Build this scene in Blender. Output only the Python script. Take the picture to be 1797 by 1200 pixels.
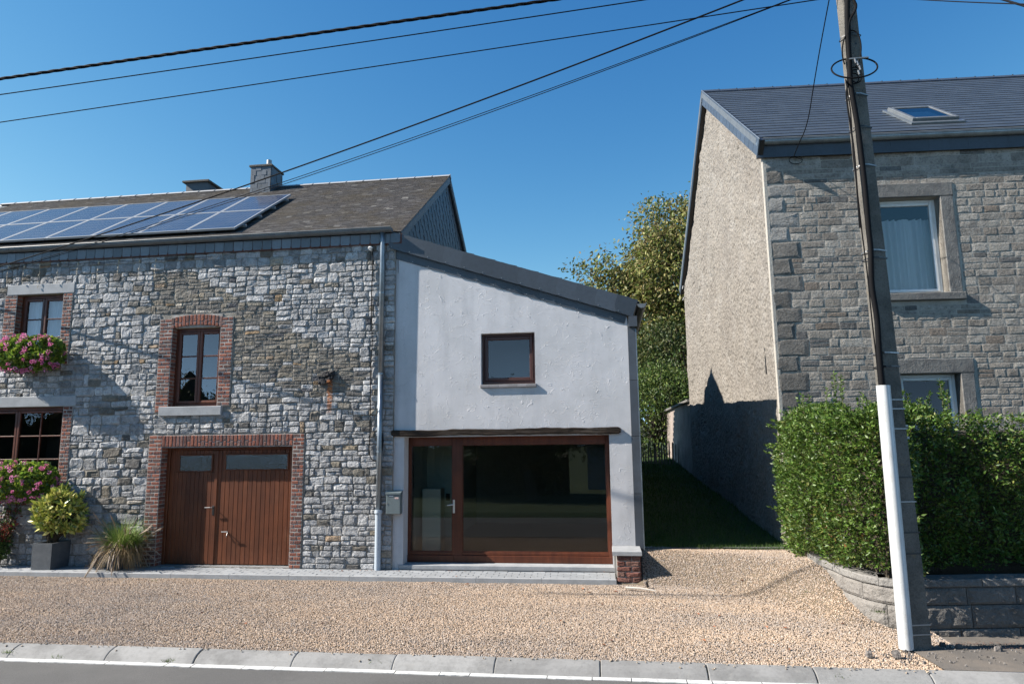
import bpy, math, random
import numpy as np
from mathutils import Vector, Matrix, noise
rnd = random.Random(7)
R = math.radians
for o in list(bpy.data.objects):
    bpy.data.objects.remove(o)
S = bpy.context.scene
COL = S.collection

# ------------------------------------------------------------------ camera
PITCH, YAW, ROLL = R(8.474), R(7.538), R(-0.688)
CAM = Vector((0, -11.2, 2.0))
FPX = 1200.0                                    # focal length in pixels of the 1797 px wide photograph
_f = Vector((-math.sin(YAW) * math.cos(PITCH), math.cos(YAW) * math.cos(PITCH), math.sin(PITCH)))
_r = Vector((math.cos(YAW), math.sin(YAW), 0))
_u = _r.cross(_f)
_r2 = _r * math.cos(ROLL) + _u * math.sin(ROLL)
_u2 = -_r * math.sin(ROLL) + _u * math.cos(ROLL)
cd = bpy.data.cameras.new('camera')
cd.sensor_width = 36
cd.lens = 36 * FPX / 1797
cd.clip_end = 3000
cam = bpy.data.objects.new('camera', cd)
COL.objects.link(cam)
m = Matrix((_r2, _u2, -_f)).transposed().to_4x4()
m.translation = CAM
cam.matrix_world = m
S.camera = cam

# ------------------------------------------------------------------ sky and sun
SUNV = Vector((5.88, 1.40, -4.55)).normalized()           # direction the light travels
EL = math.asin(-SUNV.z)
W = bpy.data.worlds.new('World')
S.world = W
W.use_nodes = True
wn = W.node_tree
bg = wn.nodes['Background']
sk = wn.nodes.new('ShaderNodeTexSky')
sk.sky_type = 'NISHITA'
sk.sun_disc = False
sk.sun_elevation = EL
sk.sun_rotation = math.atan2(-SUNV.x, -SUNV.y)
sk.altitude = 300
sk.air_density = 1.0
sk.dust_density = 0.0
sk.ozone_density = 10
# deepen the blue of the clear air: one even curve per channel over the whole sky
_sp = wn.nodes.new('ShaderNodeSeparateColor'); _cb = wn.nodes.new('ShaderNodeCombineColor')
wn.links.new(sk.outputs[0], _sp.inputs[0])
_o = []
for _i, (_g, _k) in enumerate(((2.0, 1.25), (1.25, 1.02), (.75, 1.33))):
    _p = wn.nodes.new('ShaderNodeMath'); _p.operation = 'POWER'; _p.inputs[1].default_value = _g
    _q = wn.nodes.new('ShaderNodeMath'); _q.operation = 'MULTIPLY'; _q.inputs[1].default_value = _k
    wn.links.new(_sp.outputs[_i], _p.inputs[0]); wn.links.new(_p.outputs[0], _q.inputs[0]); _o.append(_q.outputs[0])
_mn = wn.nodes.new('ShaderNodeMath'); _mn.operation = 'MULTIPLY'; _mn.inputs[1].default_value = .60
wn.links.new(_o[1], _mn.inputs[0])
_m2 = wn.nodes.new('ShaderNodeMath'); _m2.operation = 'MINIMUM'
wn.links.new(_o[0], _m2.inputs[0]); wn.links.new(_mn.outputs[0], _m2.inputs[1])
_b1 = wn.nodes.new('ShaderNodeMath'); _b1.operation = 'MULTIPLY'; _b1.inputs[1].default_value = 1.50
wn.links.new(_o[1], _b1.inputs[0])
_b2 = wn.nodes.new('ShaderNodeMath'); _b2.operation = 'MAXIMUM'
wn.links.new(_o[2], _b2.inputs[0]); wn.links.new(_b1.outputs[0], _b2.inputs[1])
wn.links.new(_m2.outputs[0], _cb.inputs[0]); wn.links.new(_o[1], _cb.inputs[1]); wn.links.new(_b2.outputs[0], _cb.inputs[2])
wn.links.new(_cb.outputs[0], bg.inputs[0])
bg.inputs[1].default_value = 0.075
ld = bpy.data.lights.new('sun', 'SUN')
ld.energy = 5.0
ld.angle = R(0.5)
ld.color = (1.0, 0.93, 0.84)
sun = bpy.data.objects.new('sun', ld)
COL.objects.link(sun)
sun.rotation_euler = SUNV.to_track_quat('-Z', 'Y').to_euler()
S.view_settings.view_transform = 'Standard'
S.view_settings.look = 'None'
S.view_settings.exposure = 1.30
S.view_settings.gamma = 1
S.view_settings.use_curve_mapping = False

# ------------------------------------------------------------------ survey helpers: where a sight line of the photograph meets a plane of the place
def sight(x, y):
    return _r2 * ((x - 898.5) / FPX) + _u2 * (-(y - 600) / FPX) + _f
def hit(x, y, p0, n):
    d = sight(x, y)
    p0 = Vector(p0); n = Vector(n)
    return CAM + d * ((p0 - CAM).dot(n) / d.dot(n))
def atY(x, y, Y=0.0):
    return hit(x, y, (0, Y, 0), (0, 1, 0))
def atZ(x, y, Z=0.0):
    return hit(x, y, (0, 0, Z), (0, 0, 1))

class Fr:
    """a local frame: u along, v up, w out of a surface"""
    def __init__(s, o, u, v, w):
        s.o = Vector(o); s.u = Vector(u).normalized(); s.v = Vector(v).normalized(); s.w = Vector(w).normalized()
    def __call__(s, u, v, w=0.0):
        return s.o + s.u * u + s.v * v + s.w * w
    def px(s, x, y, w=0.0):
        p = hit(x, y, s.o + s.w * w, s.w) - s.o
        return (p.dot(s.u), p.dot(s.v))
WORLD = Fr((0, 0, 0), (1, 0, 0), (0, 1, 0), (0, 0, 1))
FAC = Fr((0, 0, 0), (1, 0, 0), (0, 0, 1), (0, -1, 0))

# ------------------------------------------------------------------ objects
WL = {}
def _prop(o, label=None, cat=None, group=None, kind=None):
    if label: o['label'] = label
    if cat: o['category'] = cat
    if group: o['group'] = group
    if kind: o['kind'] = kind
    return o
def thing(name, loc, label, cat, group=None, kind=None):
    o = bpy.data.objects.new(name, None)
    o.empty_display_size = .2
    COL.objects.link(o)
    o.location = loc
    WL[o.name] = Vector(loc)
    return _prop(o, label, cat, group, kind)
def struct(name, loc=(0, 0, 0), label=None):
    o = bpy.data.objects.new(name, None)
    COL.objects.link(o)
    o.location = loc
    WL[o.name] = Vector(loc)
    return _prop(o, label, None, None, 'structure')

def link_mesh(name, me, center, parent):
    o = bpy.data.objects.new(name, me)
    COL.objects.link(o)
    WL[o.name] = Vector(center)
    if parent is not None:
        o.parent = parent
        o.location = Vector(center) - WL[parent.name]
    else:
        o.location = center
    return o

class MB:
    def __init__(s):
        s.v = []; s.f = []; s.t = []
    def add(s, vs, fs, tint=(1, 1, 1)):
        b = len(s.v)
        s.v.extend([tuple(p) for p in vs])
        s.f.extend([tuple(i + b for i in f) for f in fs])
        s.t.extend([tint] * len(vs))
        return s
    def box(s, fr, u0, u1, v0, v1, w0, w1, tint=(1, 1, 1), bev=0.0):
        if bev <= 0:
            c = [fr(u, v, w) for w in (w0, w1) for v in (v0, v1) for u in (u0, u1)]
            return s.add(c, [(0, 1, 3, 2), (4, 6, 7, 5), (0, 4, 5, 1), (2, 3, 7, 6), (0, 2, 6, 4), (1, 5, 7, 3)], tint)
        b = min(bev, (u1 - u0) * .4, (v1 - v0) * .4, abs(w1 - w0) * .6)
        q = lambda w, i: [fr(u0 + i, v0 + i, w), fr(u1 - i, v0 + i, w), fr(u1 - i, v1 - i, w), fr(u0 + i, v1 - i, w)]
        c = q(w0, 0) + q(w1 - b, 0) + q(w1, b)
        f = [(3, 2, 1, 0), (8, 9, 10, 11)]
        for k in (0, 4):
            for i in range(4):
                j = (i + 1) % 4
                f.append((k + i, k + j, k + 4 + j, k + 4 + i))
        return s.add(c, f, tint)
    def quad(s, a, b, c, d, tint=(1, 1, 1)):
        return s.add([a, b, c, d], [(0, 1, 2, 3)], tint)
    def prism(s, fr, poly, w0, w1, tint=(1, 1, 1)):
        n = len(poly)
        c = [fr(u, v, w0) for u, v in poly] + [fr(u, v, w1) for u, v in poly]
        f = [tuple(range(n - 1, -1, -1)), tuple(range(n, 2 * n))]
        f += [(i, (i + 1) % n, n + (i + 1) % n, n + i) for i in range(n)]
        return s.add(c, f, tint)
    def tube(s, pts, r, n=8, tint=(1, 1, 1), cap=True, twist=0.0, ell=None):
        pts = [Vector(p) for p in pts]
        rs = r if isinstance(r, (list, tuple)) else [r] * len(pts)
        vs = []
        a = None
        for i, p in enumerate(pts):
            t = (pts[min(i + 1, len(pts) - 1)] - pts[max(i - 1, 0)]).normalized()
            if a is None:
                a = t.orthogonal().normalized()
            a = (a - t * a.dot(t)).normalized()
            b = t.cross(a)
            for k in range(n):
                th = 2 * math.pi * k / n + twist * i
                e = ell or 1.0
                vs.append(p + (a * math.cos(th) + b * math.sin(th) * e) * rs[i])
        fs = []
        for i in range(len(pts) - 1):
            for k in range(n):
                j = (k + 1) % n
                fs.append((i * n + k, i * n + j, (i + 1) * n + j, (i + 1) * n + k))
        if cap:
            fs.append(tuple(range(n - 1, -1, -1)))
            fs.append(tuple((len(pts) - 1) * n + k for k in range(n)))
        return s.add(vs, fs, tint)
    def sheet(s, P, tint=(1, 1, 1)):
        """P: rows of points"""
        nr, nc = len(P), len(P[0])
        return s.add([p for r_ in P for p in r_], [(i * nc + j, i * nc + j + 1, (i + 1) * nc + j + 1, (i + 1) * nc + j) for i in range(nr - 1) for j in range(nc - 1)], tint)
    def build(s, name, mat, parent=None, smooth=False, kind=None, label=None):
        me = bpy.data.meshes.new(name)
        V = np.array(s.v, dtype=float)
        c = (V.min(0) + V.max(0)) / 2
        me.from_pydata((V - c).tolist(), [], s.f)
        at = me.attributes.new('tint', 'FLOAT_COLOR', 'POINT')
        T = np.ones((len(s.v), 4), dtype=np.float32)
        T[:, :3] = np.array(s.t, dtype=np.float32)
        at.data.foreach_set('color', T.ravel())
        me.materials.append(mat)
        if smooth:
            me.polygons.foreach_set('use_smooth', [True] * len(me.polygons))
        me.update()
        o = link_mesh(name, me, c, parent)
        return _prop(o, label, None, None, kind)

def np_mesh(name, V, F, mat, parent=None, T=None, kind=None, smooth=False):
    """fast mesh from arrays of quads or triangles"""
    me = bpy.data.meshes.new(name)
    V = np.asarray(V, dtype=np.float32); F = np.asarray(F, dtype=np.int32)
    c = (V.min(0) + V.max(0)) / 2
    me.vertices.add(len(V)); me.vertices.foreach_set('co', (V - c).astype(np.float32).ravel())
    k = F.shape[1]
    me.loops.add(F.size); me.loops.foreach_set('vertex_index', F.ravel())
    me.polygons.add(len(F))
    me.polygons.foreach_set('loop_start', np.arange(0, F.size, k, dtype=np.int32))
    me.polygons.foreach_set('loop_total', np.full(len(F), k, dtype=np.int32))
    me.update(calc_edges=True)
    if T is not None:
        at = me.attributes.new('tint', 'FLOAT_COLOR', 'POINT')
        A = np.ones((len(V), 4), dtype=np.float32); A[:, :3] = T
        at.data.foreach_set('color', A.ravel())
    me.materials.append(mat)
    if smooth:
        me.polygons.foreach_set('use_smooth', [True] * len(me.polygons))
    o = link_mesh(name, me, Vector(c.tolist()), parent)
    return _prop(o, None, None, None, kind)

# ------------------------------------------------------------------ materials
ALB = .83
def mat(name, col, rough=.8, metal=0.0, var=(), bump=(), tint=False, orand=0.0, spec=.5, transl=0.0, coat=0.0, stain=None):
    m_ = bpy.data.materials.new(name)
    m_.use_nodes = True
    nt = m_.node_tree; N = nt.nodes; L = nt.links
    b = N['Principled BSDF']
    b.inputs['Roughness'].default_value = rough
    b.inputs['Metallic'].default_value = metal
    b.inputs['Specular IOR Level'].default_value = spec
    b.inputs['Coat Weight'].default_value = coat
    geo = N.new('ShaderNodeNewGeometry')
    def nz(scale, detail=4, rough_=.6, dist=0.0, stretch=None, kind='n'):
        src = geo.outputs['Position']
        if stretch:
            mp = N.new('ShaderNodeVectorMath'); mp.operation = 'MULTIPLY'
            L.new(src, mp.inputs[0]); mp.inputs[1].default_value = stretch
            src = mp.outputs[0]
        if kind == 'v':
            t = N.new('ShaderNodeTexVoronoi'); t.inputs['Scale'].default_value = scale
            L.new(src, t.inputs['Vector'])
            return t.outputs['Distance']
        t = N.new('ShaderNodeTexNoise')
        t.inputs['Scale'].default_value = scale; t.inputs['Detail'].default_value = detail
        t.inputs['Roughness'].default_value = rough_; t.inputs['Distortion'].default_value = dist
        L.new(src, t.inputs['Vector'])
        return t.outputs[0]
    cur = None
    def mix(a, bcol, fac, blend='MIX'):
        x = N.new('ShaderNodeMix'); x.data_type = 'RGBA'; x.blend_type = blend
        if isinstance(fac, float): x.inputs[0].default_value = fac
        else: L.new(fac, x.inputs[0])
        if isinstance(a, tuple): x.inputs[6].default_value = (*a, 1)
        else: L.new(a, x.inputs[6])
        if isinstance(bcol, tuple): x.inputs[7].default_value = (*bcol, 1)
        else: L.new(bcol, x.inputs[7])
        return x.outputs[2]
    cur = mix(col, col, 0.0)
    if tint:
        a = N.new('ShaderNodeAttribute'); a.attribute_name = 'tint'
        cur = mix(cur, a.outputs['Color'], 1.0, 'MULTIPLY')
    for v_ in var:
        sc, c2, lo, hi = v_[:4]
        st = v_[4] if len(v_) > 4 else None
        f = nz(sc, 6, .65, 0.0, st)
        rp = N.new('ShaderNodeMapRange')
        rp.inputs['From Min'].default_value = lo; rp.inputs['From Max'].default_value = hi
        rp.inputs['To Max'].default_value = v_[5] if len(v_) > 5 else 1.0
        L.new(f, rp.inputs['Value'])
        if isinstance(c2, float):                # multiply by a value
            cur = mix(cur, (c2, c2, c2), rp.outputs[0], 'MULTIPLY')
        else:
            cur = mix(cur, c2, rp.outputs[0])
    if orand:
        oi = N.new('ShaderNodeObjectInfo')
        rp = N.new('ShaderNodeMapRange'); L.new(oi.outputs['Random'], rp.inputs['Value'])
        rp.inputs['To Min'].default_value = 1 - orand; rp.inputs['To Max'].default_value = 1 + orand
        vm = N.new('ShaderNodeVectorMath'); vm.operation = 'SCALE'
        L.new(cur, vm.inputs[0]); L.new(rp.outputs[0], vm.inputs['Scale'])
        cur = vm.outputs[0]
    if stain:
        cur = stain(nt, geo, cur, mix, nz)
    dk = N.new('ShaderNodeVectorMath'); dk.operation = 'SCALE'; dk.inputs['Scale'].default_value = ALB
    L.new(cur, dk.inputs[0]); cur = dk.outputs[0]
    L.new(cur, b.inputs['Base Color'])
    if bump:
        prev = None
        for bp in bump:
            sc, st_, ds = bp[:3]
            kw = bp[3] if len(bp) > 3 else {}
            h = nz(sc, **kw)
            bn = N.new('ShaderNodeBump'); bn.inputs['Strength'].default_value = st_; bn.inputs['Distance'].default_value = ds
            L.new(h, bn.inputs['Height'])
            if prev: L.new(prev, bn.inputs['Normal'])
            prev = bn.outputs[0]
        L.new(prev, b.inputs['Normal'])
    if transl:
        tr = N.new('ShaderNodeBsdfTranslucent'); L.new(cur, tr.inputs[0])
        ms = N.new('ShaderNodeMixShader'); ms.inputs[0].default_value = transl
        L.new(b.outputs[0], ms.inputs[1]); L.new(tr.outputs[0], ms.inputs[2])
        L.new(ms.outputs[0], N['Material Output'].inputs[0])
    return m_

def glass(name, tintc=(.8, .85, .85), gain=1.9, rough=0.0, bumpy=0.0):
    m_ = bpy.data.materials.new(name); m_.use_nodes = True
    nt = m_.node_tree; N = nt.nodes; L = nt.links
    N.remove(N['Principled BSDF'])
    t = N.new('ShaderNodeBsdfTransparent'); t.inputs[0].default_value = (*tintc, 1)
    g = N.new('ShaderNodeBsdfGlossy'); g.inputs['Roughness'].default_value = rough
    fr = N.new('ShaderNodeFresnel'); fr.inputs[0].default_value = 1.5
    mu = N.new('ShaderNodeMath'); mu.operation = 'MULTIPLY'; mu.use_clamp = True
    mu.inputs[1].default_value = gain
    L.new(fr.outputs[0], mu.inputs[0])
    if bumpy:
        geo = N.new('ShaderNodeNewGeometry')
        n_ = N.new('ShaderNodeTexNoise'); n_.inputs['Scale'].default_value = bumpy; n_.inputs['Detail'].default_value = 1
        L.new(geo.outputs['Position'], n_.inputs['Vector'])
        bn = N.new('ShaderNodeBump'); bn.inputs['Strength'].default_value = .5; bn.inputs['Distance'].default_value = .01
        L.new(n_.outputs[0], bn.inputs['Height'])
        L.new(bn.outputs[0], g.inputs['Normal'])
    ms = N.new('ShaderNodeMixShader')
    L.new(mu.outputs[0], ms.inputs[0]); L.new(t.outputs[0], ms.inputs[1]); L.new(g.outputs[0], ms.inputs[2])
    L.new(ms.outputs[0], N['Material Output'].inputs[0])
    return m_

RUST = None
def rust_stain(nt, geo, cur, mix, nz):
    """rust that has run down the wall below the iron anchor"""
    N = nt.nodes; L = nt.links
    sx = N.new('ShaderNodeSeparateXYZ'); L.new(geo.outputs['Position'], sx.inputs[0])
    p = FAC.px(579, 690)
    def mth(op, a, b=None, clamp=False):
        q = N.new('ShaderNodeMath'); q.operation = op; q.use_clamp = clamp
        for i, x in enumerate((a, b)):
            if x is None: continue
            if isinstance(x, (int, float)): q.inputs[i].default_value = x
            else: L.new(x, q.inputs[i])
        return q.outputs[0]
    n1 = nz(9, 4, .7)
    dx = mth('ABSOLUTE', mth('SUBTRACT', mth('ADD', sx.outputs[0], mth('MULTIPLY', n1, .12)), p[0] + .06))
    a = mth('MULTIPLY', mth('SUBTRACT', .055, dx), 40, True)
    b1 = mth('MULTIPLY', mth('SUBTRACT', sx.outputs[2], p[1] - .36), 8, True)
    b2 = mth('MULTIPLY', mth('SUBTRACT', p[1] + .24, sx.outputs[2]), 30, True)
    n2 = mth('MULTIPLY', mth('SUBTRACT', nz(22, 3, .6), .3), 4, True)
    f = mth('MULTIPLY', mth('MULTIPLY', a, b1), mth('MULTIPLY', b2, n2))
    f = mth('MULTIPLY', f, .85)
    return mix(cur, (.42, .14, .035), f)

ROCKB = [(16, .9, .035, dict(detail=6, rough_=.65)), (60, .6, .01, dict(detail=4, rough_=.7))]
MT = {}
MT['stone'] = mat('rubble_limestone', (1, 1, 1), .9, tint=True, var=[(9, .55, .45, .68), (45, .5, .5, .72), (26, (.55, .55, .55), .62, .72, None, .5)], bump=[(16, 1.0, .05, dict(detail=6, rough_=.62)), (70, .6, .012, dict(detail=4))], stain=rust_stain)
MT['mortar'] = mat('lime_mortar', (.33, .30, .26), .95, var=[(3, (.20, .182, .155), .4, .65), (40, .7, .45, .7)], bump=[(40, .8, .02), (140, .5, .006)], stain=rust_stain)
MT['brick'] = mat('red_brick', (1, 1, 1), .9, tint=True, var=[(30, .55, .45, .7), (12, (.30, .26, .23), .6, .8, None, .5)], bump=[(45, .8, .015), (160, .4, .004)])
MT['brick_mortar'] = mat('brick_joint_mortar', (.44, .41, .37), .95, var=[(8, (.2, .18, .16), .4, .7)], bump=[(80, .6, .01)])
MT['bluestone'] = mat('sawn_bluestone', (.36, .37, .38), .8, var=[(5, (.27, .28, .29), .4, .7), (60, .8, .5, .8)], bump=[(120, .3, .003)])
MT['wood_red'] = mat('stained_hardwood', (.135, .036, .013), .45, spec=.4, var=[(14, (.075, .017, .007), .35, .7, (1, 1, .06)), (1.5, .7, .45, .65)], bump=[(60, .25, .003, dict(stretch=(1, 1, .05)))], tint=True)
MT['wood_door'] = mat('garage_door_boards', (.165, .050, .018), .5, spec=.35, tint=True, var=[(10, (.105, .03, .011), .35, .7, (1, 1, .08)), (1.8, .72, .42, .65), (3, (.20, .085, .045), .58, .75, (2, 2, .5), .6)], bump=[(50, .3, .003, dict(stretch=(1, 1, .05)))])
MT['zinc'] = mat('weathered_zinc', (.30, .34, .37), .42, .75, var=[(4, (.2, .23, .26), .4, .7), (30, .8, .5, .7)])
MT['zinc_dull'] = mat('dull_grey_zinc', (.15, .165, .175), .5, .25, var=[(6, (.11, .12, .13), .4, .7)])
MT['slate_new'] = mat('blue_grey_slate', (1, 1, 1), .45, tint=True, spec=.45, var=[(18, .8, .45, .7)], bump=[(50, .2, .003)])
MT['slate_old'] = mat('weathered_lichen_slate', (1, 1, 1), .92, tint=True, spec=.25, var=[(1.3, (.085, .068, .045), .46, .64, None, .7), (25, .6, .45, .7), (14, (.20, .19, .16), .66, .78, None, .7)], bump=[(45, .7, .01)])
MT['metal'] = mat('brushed_metal', (.30, .30, .30), .45, .8)
MT['black'] = mat('black_plastic', (.012, .012, .013), .45)
MT['black_rubber'] = mat('black_cable_sheath', (.006, .006, .007), .8, spec=.12)
MT['curtain'] = mat('white_net_curtain', (.82, .84, .86), .9, transl=.2)
MT['white_paint'] = mat('white_window_paint', (.74, .74, .72), .5, var=[(12, .85, .5, .8)])
MT['dark_room'] = mat('dim_room_lining', (.12, .115, .11), .9)
MT['glass'] = glass('window_glass', (.93, .96, .97), gain=3.2)
MT['glass_sky'] = glass('roof_window_glass', (.9, .93, .95), gain=1.2)
MT['glass_shop'] = glass('shopfront_glass', (.74, .79, .76), gain=2.1)
MT['glass_dim'] = glass('lower_window_glass', (.8, .82, .82), gain=1.1)
MT['glass_obscure'] = glass('obscure_glass', (.30, .34, .36), gain=4.5, rough=.18, bumpy=55)

# ------------------------------------------------------------------ masonry helpers
def warp(u, v, a=.014, s=2.3):
    n = noise.noise_vector(Vector((u * s, v * s, 3.1)))
    n2 = noise.noise_vector(Vector((u * 7, v * 7, 9.1)))
    return u + n.x * a + n2.x * a * .35, v + n.y * a + n2.y * a * .35

def stone_verts(mb, fr, u0, u1, v0, v1, depth, tint, joint=.011, rag=.18, wp=.014, base=-.015, tilt=1.0, edge=(.25, .6)):
    """one rough stone filling a cell: outline of 10 points, shoulder ring and an uneven face"""
    w_, h_ = u1 - u0, v1 - v0
    j = min(joint, w_ * .2, h_ * .2)
    a0, a1, b0, b1 = u0 + j, u1 - j, v0 + j, v1 - j
    w_, h_ = a1 - a0, b1 - b0
    c = min(w_, h_) * rnd.uniform(.10, rag + .08)
    cc = [min(w_, h_) * rnd.uniform(.03, rag + .1) for _ in range(4)]
    P = [(a0 + cc[0], b0), (a0 + w_ * rnd.uniform(.4, .6), b0), (a1 - cc[1], b0), (a1, b0 + cc[1] * .8), (a1, b1 - cc[2] * .8),
         (a1 - cc[2], b1), (a0 + w_ * rnd.uniform(.4, .6), b1), (a0 + cc[3], b1), (a0, b1 - cc[3] * .8), (a0, b0 + cc[0] * .8)]
    jt = min(w_, h_) * .05
    P = [warp(p[0] + rnd.uniform(-jt, jt), p[1] + rnd.uniform(-jt, jt), wp) for p in P]
    cx = sum(p[0] for p in P) / 10; cy = sum(p[1] for p in P) / 10
    tx, ty = rnd.uniform(-.10, .10) * tilt, rnd.uniform(-.16, .16) * tilt
    vs = [fr(p[0], p[1], base) for p in P]
    vs += [fr(p[0], p[1], depth * rnd.uniform(*edge)) for p in P]
    k = rnd.uniform(.62, .80)
    for p in P:
        q = (cx + (p[0] - cx) * k + rnd.uniform(-jt, jt), cy + (p[1] - cy) * k + rnd.uniform(-jt, jt))
        vs.append(fr(q[0], q[1], depth * rnd.uniform(.75, 1.15) + (q[0] - cx) * tx + (q[1] - cy) * ty))
    vs.append(fr(cx + rnd.uniform(-.2, .2) * w_, cy, depth * rnd.uniform(.8, 1.15)))
    fs = []
    for r_ in (0, 10):
        for i in range(10):
            jn = (i + 1) % 10
            fs.append((r_ + i, r_ + jn, r_ + 10 + jn, r_ + 10 + i))
    for i in range(10):
        fs.append((20 + i, 20 + (i + 1) % 10, 30))
    mb.add(vs, fs, tint)

def guillotine(u0, u1, v0, v1, tw, th, out):
    w_, h_ = u1 - u0, v1 - v0
    if w_ > tw * rnd.uniform(1.0, 1.7) and w_ > .09 and (w_ / max(h_, .01) > 1.1 or h_ < th * 1.3):
        c = u0 + w_ * rnd.uniform(.36, .64)
        guillotine(u0, c, v0, v1, tw, th, out); guillotine(c, u1, v0, v1, tw, th, out)
    elif h_ > th * rnd.uniform(1.05, 1.75) and h_ > .07:
        c = v0 + h_ * rnd.uniform(.35, .65)
        guillotine(u0, u1, v0, c, tw, th, out); guillotine(u0, u1, c, v1, tw, th, out)
    else:
        out.append((u0, u1, v0, v1))

def rubble_cells(u0, u1, v0, v1, obstacles, style, band=(.10, .23)):
    """cells of a rubble wall round the obstacles; style(u, v) -> (target width, target height)"""
    forced = sorted(set([v1] + [b for o in obstacles for b in (o[2], o[3]) if v0 < b < v1]))
    out = []
    v = v0
    while v < v1 - 1e-4:
        nv = v + rnd.uniform(*band)
        nx = [b for b in forced if b > v + 1e-4][0]
        if nv > nx - .09: nv = nx
        iv = [(u0, u1)]
        for o in obstacles:
            if o[2] < nv - 1e-4 and o[3] > v + 1e-4:
                n2 = []
                for a, b in iv:
                    if o[1] <= a or o[0] >= b: n2.append((a, b)); continue
                    if o[0] > a: n2.append((a, o[0]))
                    if o[1] < b: n2.append((o[1], b))
                iv = n2
        for a, b in iv:
            if b - a < .03: continue
            x = a
            h = nv - v
            while x < b - 1e-4:
                st = style((x + .1), (v + nv) / 2)
                step = st[0] * rnd.uniform(.55, 1.45)
                if rnd.random() < .12: step = st[0] * .4
                e = x + step
                if e > b - .10: e = b
                n_ = 1
                if h > st[1] * 1.45: n_ = 2
                if h > st[1] * 2.3: n_ = 3
                if n_ == 2 and rnd.random() < .22: n_ = 1
                if n_ == 1 and rnd.random() < st[2] and h > .09: n_ = 2
                cuts = [v]
                for q in range(1, n_): cuts.append(v + h * (q / n_ + rnd.uniform(-.12, .12) / n_ * 1.6))
                cuts.append(nv)
                for c0, c1 in zip(cuts[:-1], cuts[1:]):
                    if e - x > st[0] * .85 and c1 - c0 < st[1] * .8 and rnd.random() < .4 or e - x > st[0] * 1.3 and n_ > 1 and rnd.random() < .7:
                        m_ = x + (e - x) * rnd.uniform(.3, .7)
                        out.append((x, m_, c0, c1)); out.append((m_, e, c0, c1))
                    else: out.append((x, e, c0, c1))
                x = e
        v = nv
    return out

def wall_with_holes(fr, u0, u1, v0, v1, holes, depth, name, material, parent, top=None, reveal_name=None, thick=None):
    """front sheet with openings and their reveals; top(u) gives a sloping head"""
    us = sorted(set([u0, u1] + [h[0] for h in holes] + [h[1] for h in holes]))
    vs = sorted(set([v0, v1] + [h[2] for h in holes] + [h[3] for h in holes]))
    mb = MB()
    for i in range(len(us) - 1):
        for j in range(len(vs) - 1):
            a, b, c, d = us[i], us[i + 1], vs[j], vs[j + 1]
            if any(h[0] <= a + 1e-6 and h[1] >= b - 1e-6 and h[2] <= c + 1e-6 and h[3] >= d - 1e-6 for h in holes): continue
            last = j == len(vs) - 2
            ta = top(a) if top and last else d
            tb = top(b) if top and last else d
            mb.quad(fr(a, c), fr(b, c), fr(b, tb), fr(a, ta))
    for h in holes:
        a, b, c, d = h[:4]
        mb.quad(fr(a, c), fr(a, d), fr(a, d, -depth), fr(a, c, -depth))
        mb.quad(fr(b, d), fr(b, c), fr(b, c, -depth), fr(b, d, -depth))
        mb.quad(fr(a, d), fr(b, d), fr(b, d, -depth), fr(a, d, -depth))
        mb.quad(fr(b, c), fr(a, c), fr(a, c, -depth), fr(b, c, -depth))
    return mb.build(name, material, parent)

BRICKT = [(.22, .07, .045), (.26, .085, .05), (.16, .055, .04), (.30, .10, .06), (.12, .06, .05), (.20, .09, .07), (.24, .075, .045), (.17, .10, .085)]
def brick_tint():
    t = rnd.choice(BRICKT); k = rnd.uniform(.75, 1.15)
    return (t[0] * k, t[1] * k, t[2] * k)

def split_parts(pieces, name, stuff_name, material, parent, score, limit=300, smooth=False):
    """pieces: list of (callable(mb), centre). The ones showing largest become objects, the rest one 'stuff' part."""
    order = sorted(range(len(pieces)), key=lambda i: -score(pieces[i]))
    keep = set(order[:limit])
    rest = MB()
    for i, p in enumerate(pieces):
        if i in keep:
            mb = MB(); p[0](mb); mb.build(name, material, parent, smooth)
        else:
            p[0](rest)
    if rest.v:
        rest.build(stuff_name, material, parent, smooth, kind='stuff')

def project(p):
    d = Vector(p) - CAM
    z = d.dot(_f)
    if z < .1: return (-9999, -9999, z)
    return (898.5 + FPX * d.dot(_r2) / z, 600 - FPX * d.dot(_u2) / z, z)
def in_view(p, mrg=0):
    x, y, z = project(p)
    return z > 0 and -mrg < x < 1797 + mrg and -mrg < y < 1200 + mrg
def show(p, area):
    """how large a piece at p of this area shows in the photograph"""
    x, y, z = project(p)
    if not in_view(p, 5): return -1 / max(area, 1e-6)
    return area * 1e6 / (z * z)

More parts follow.
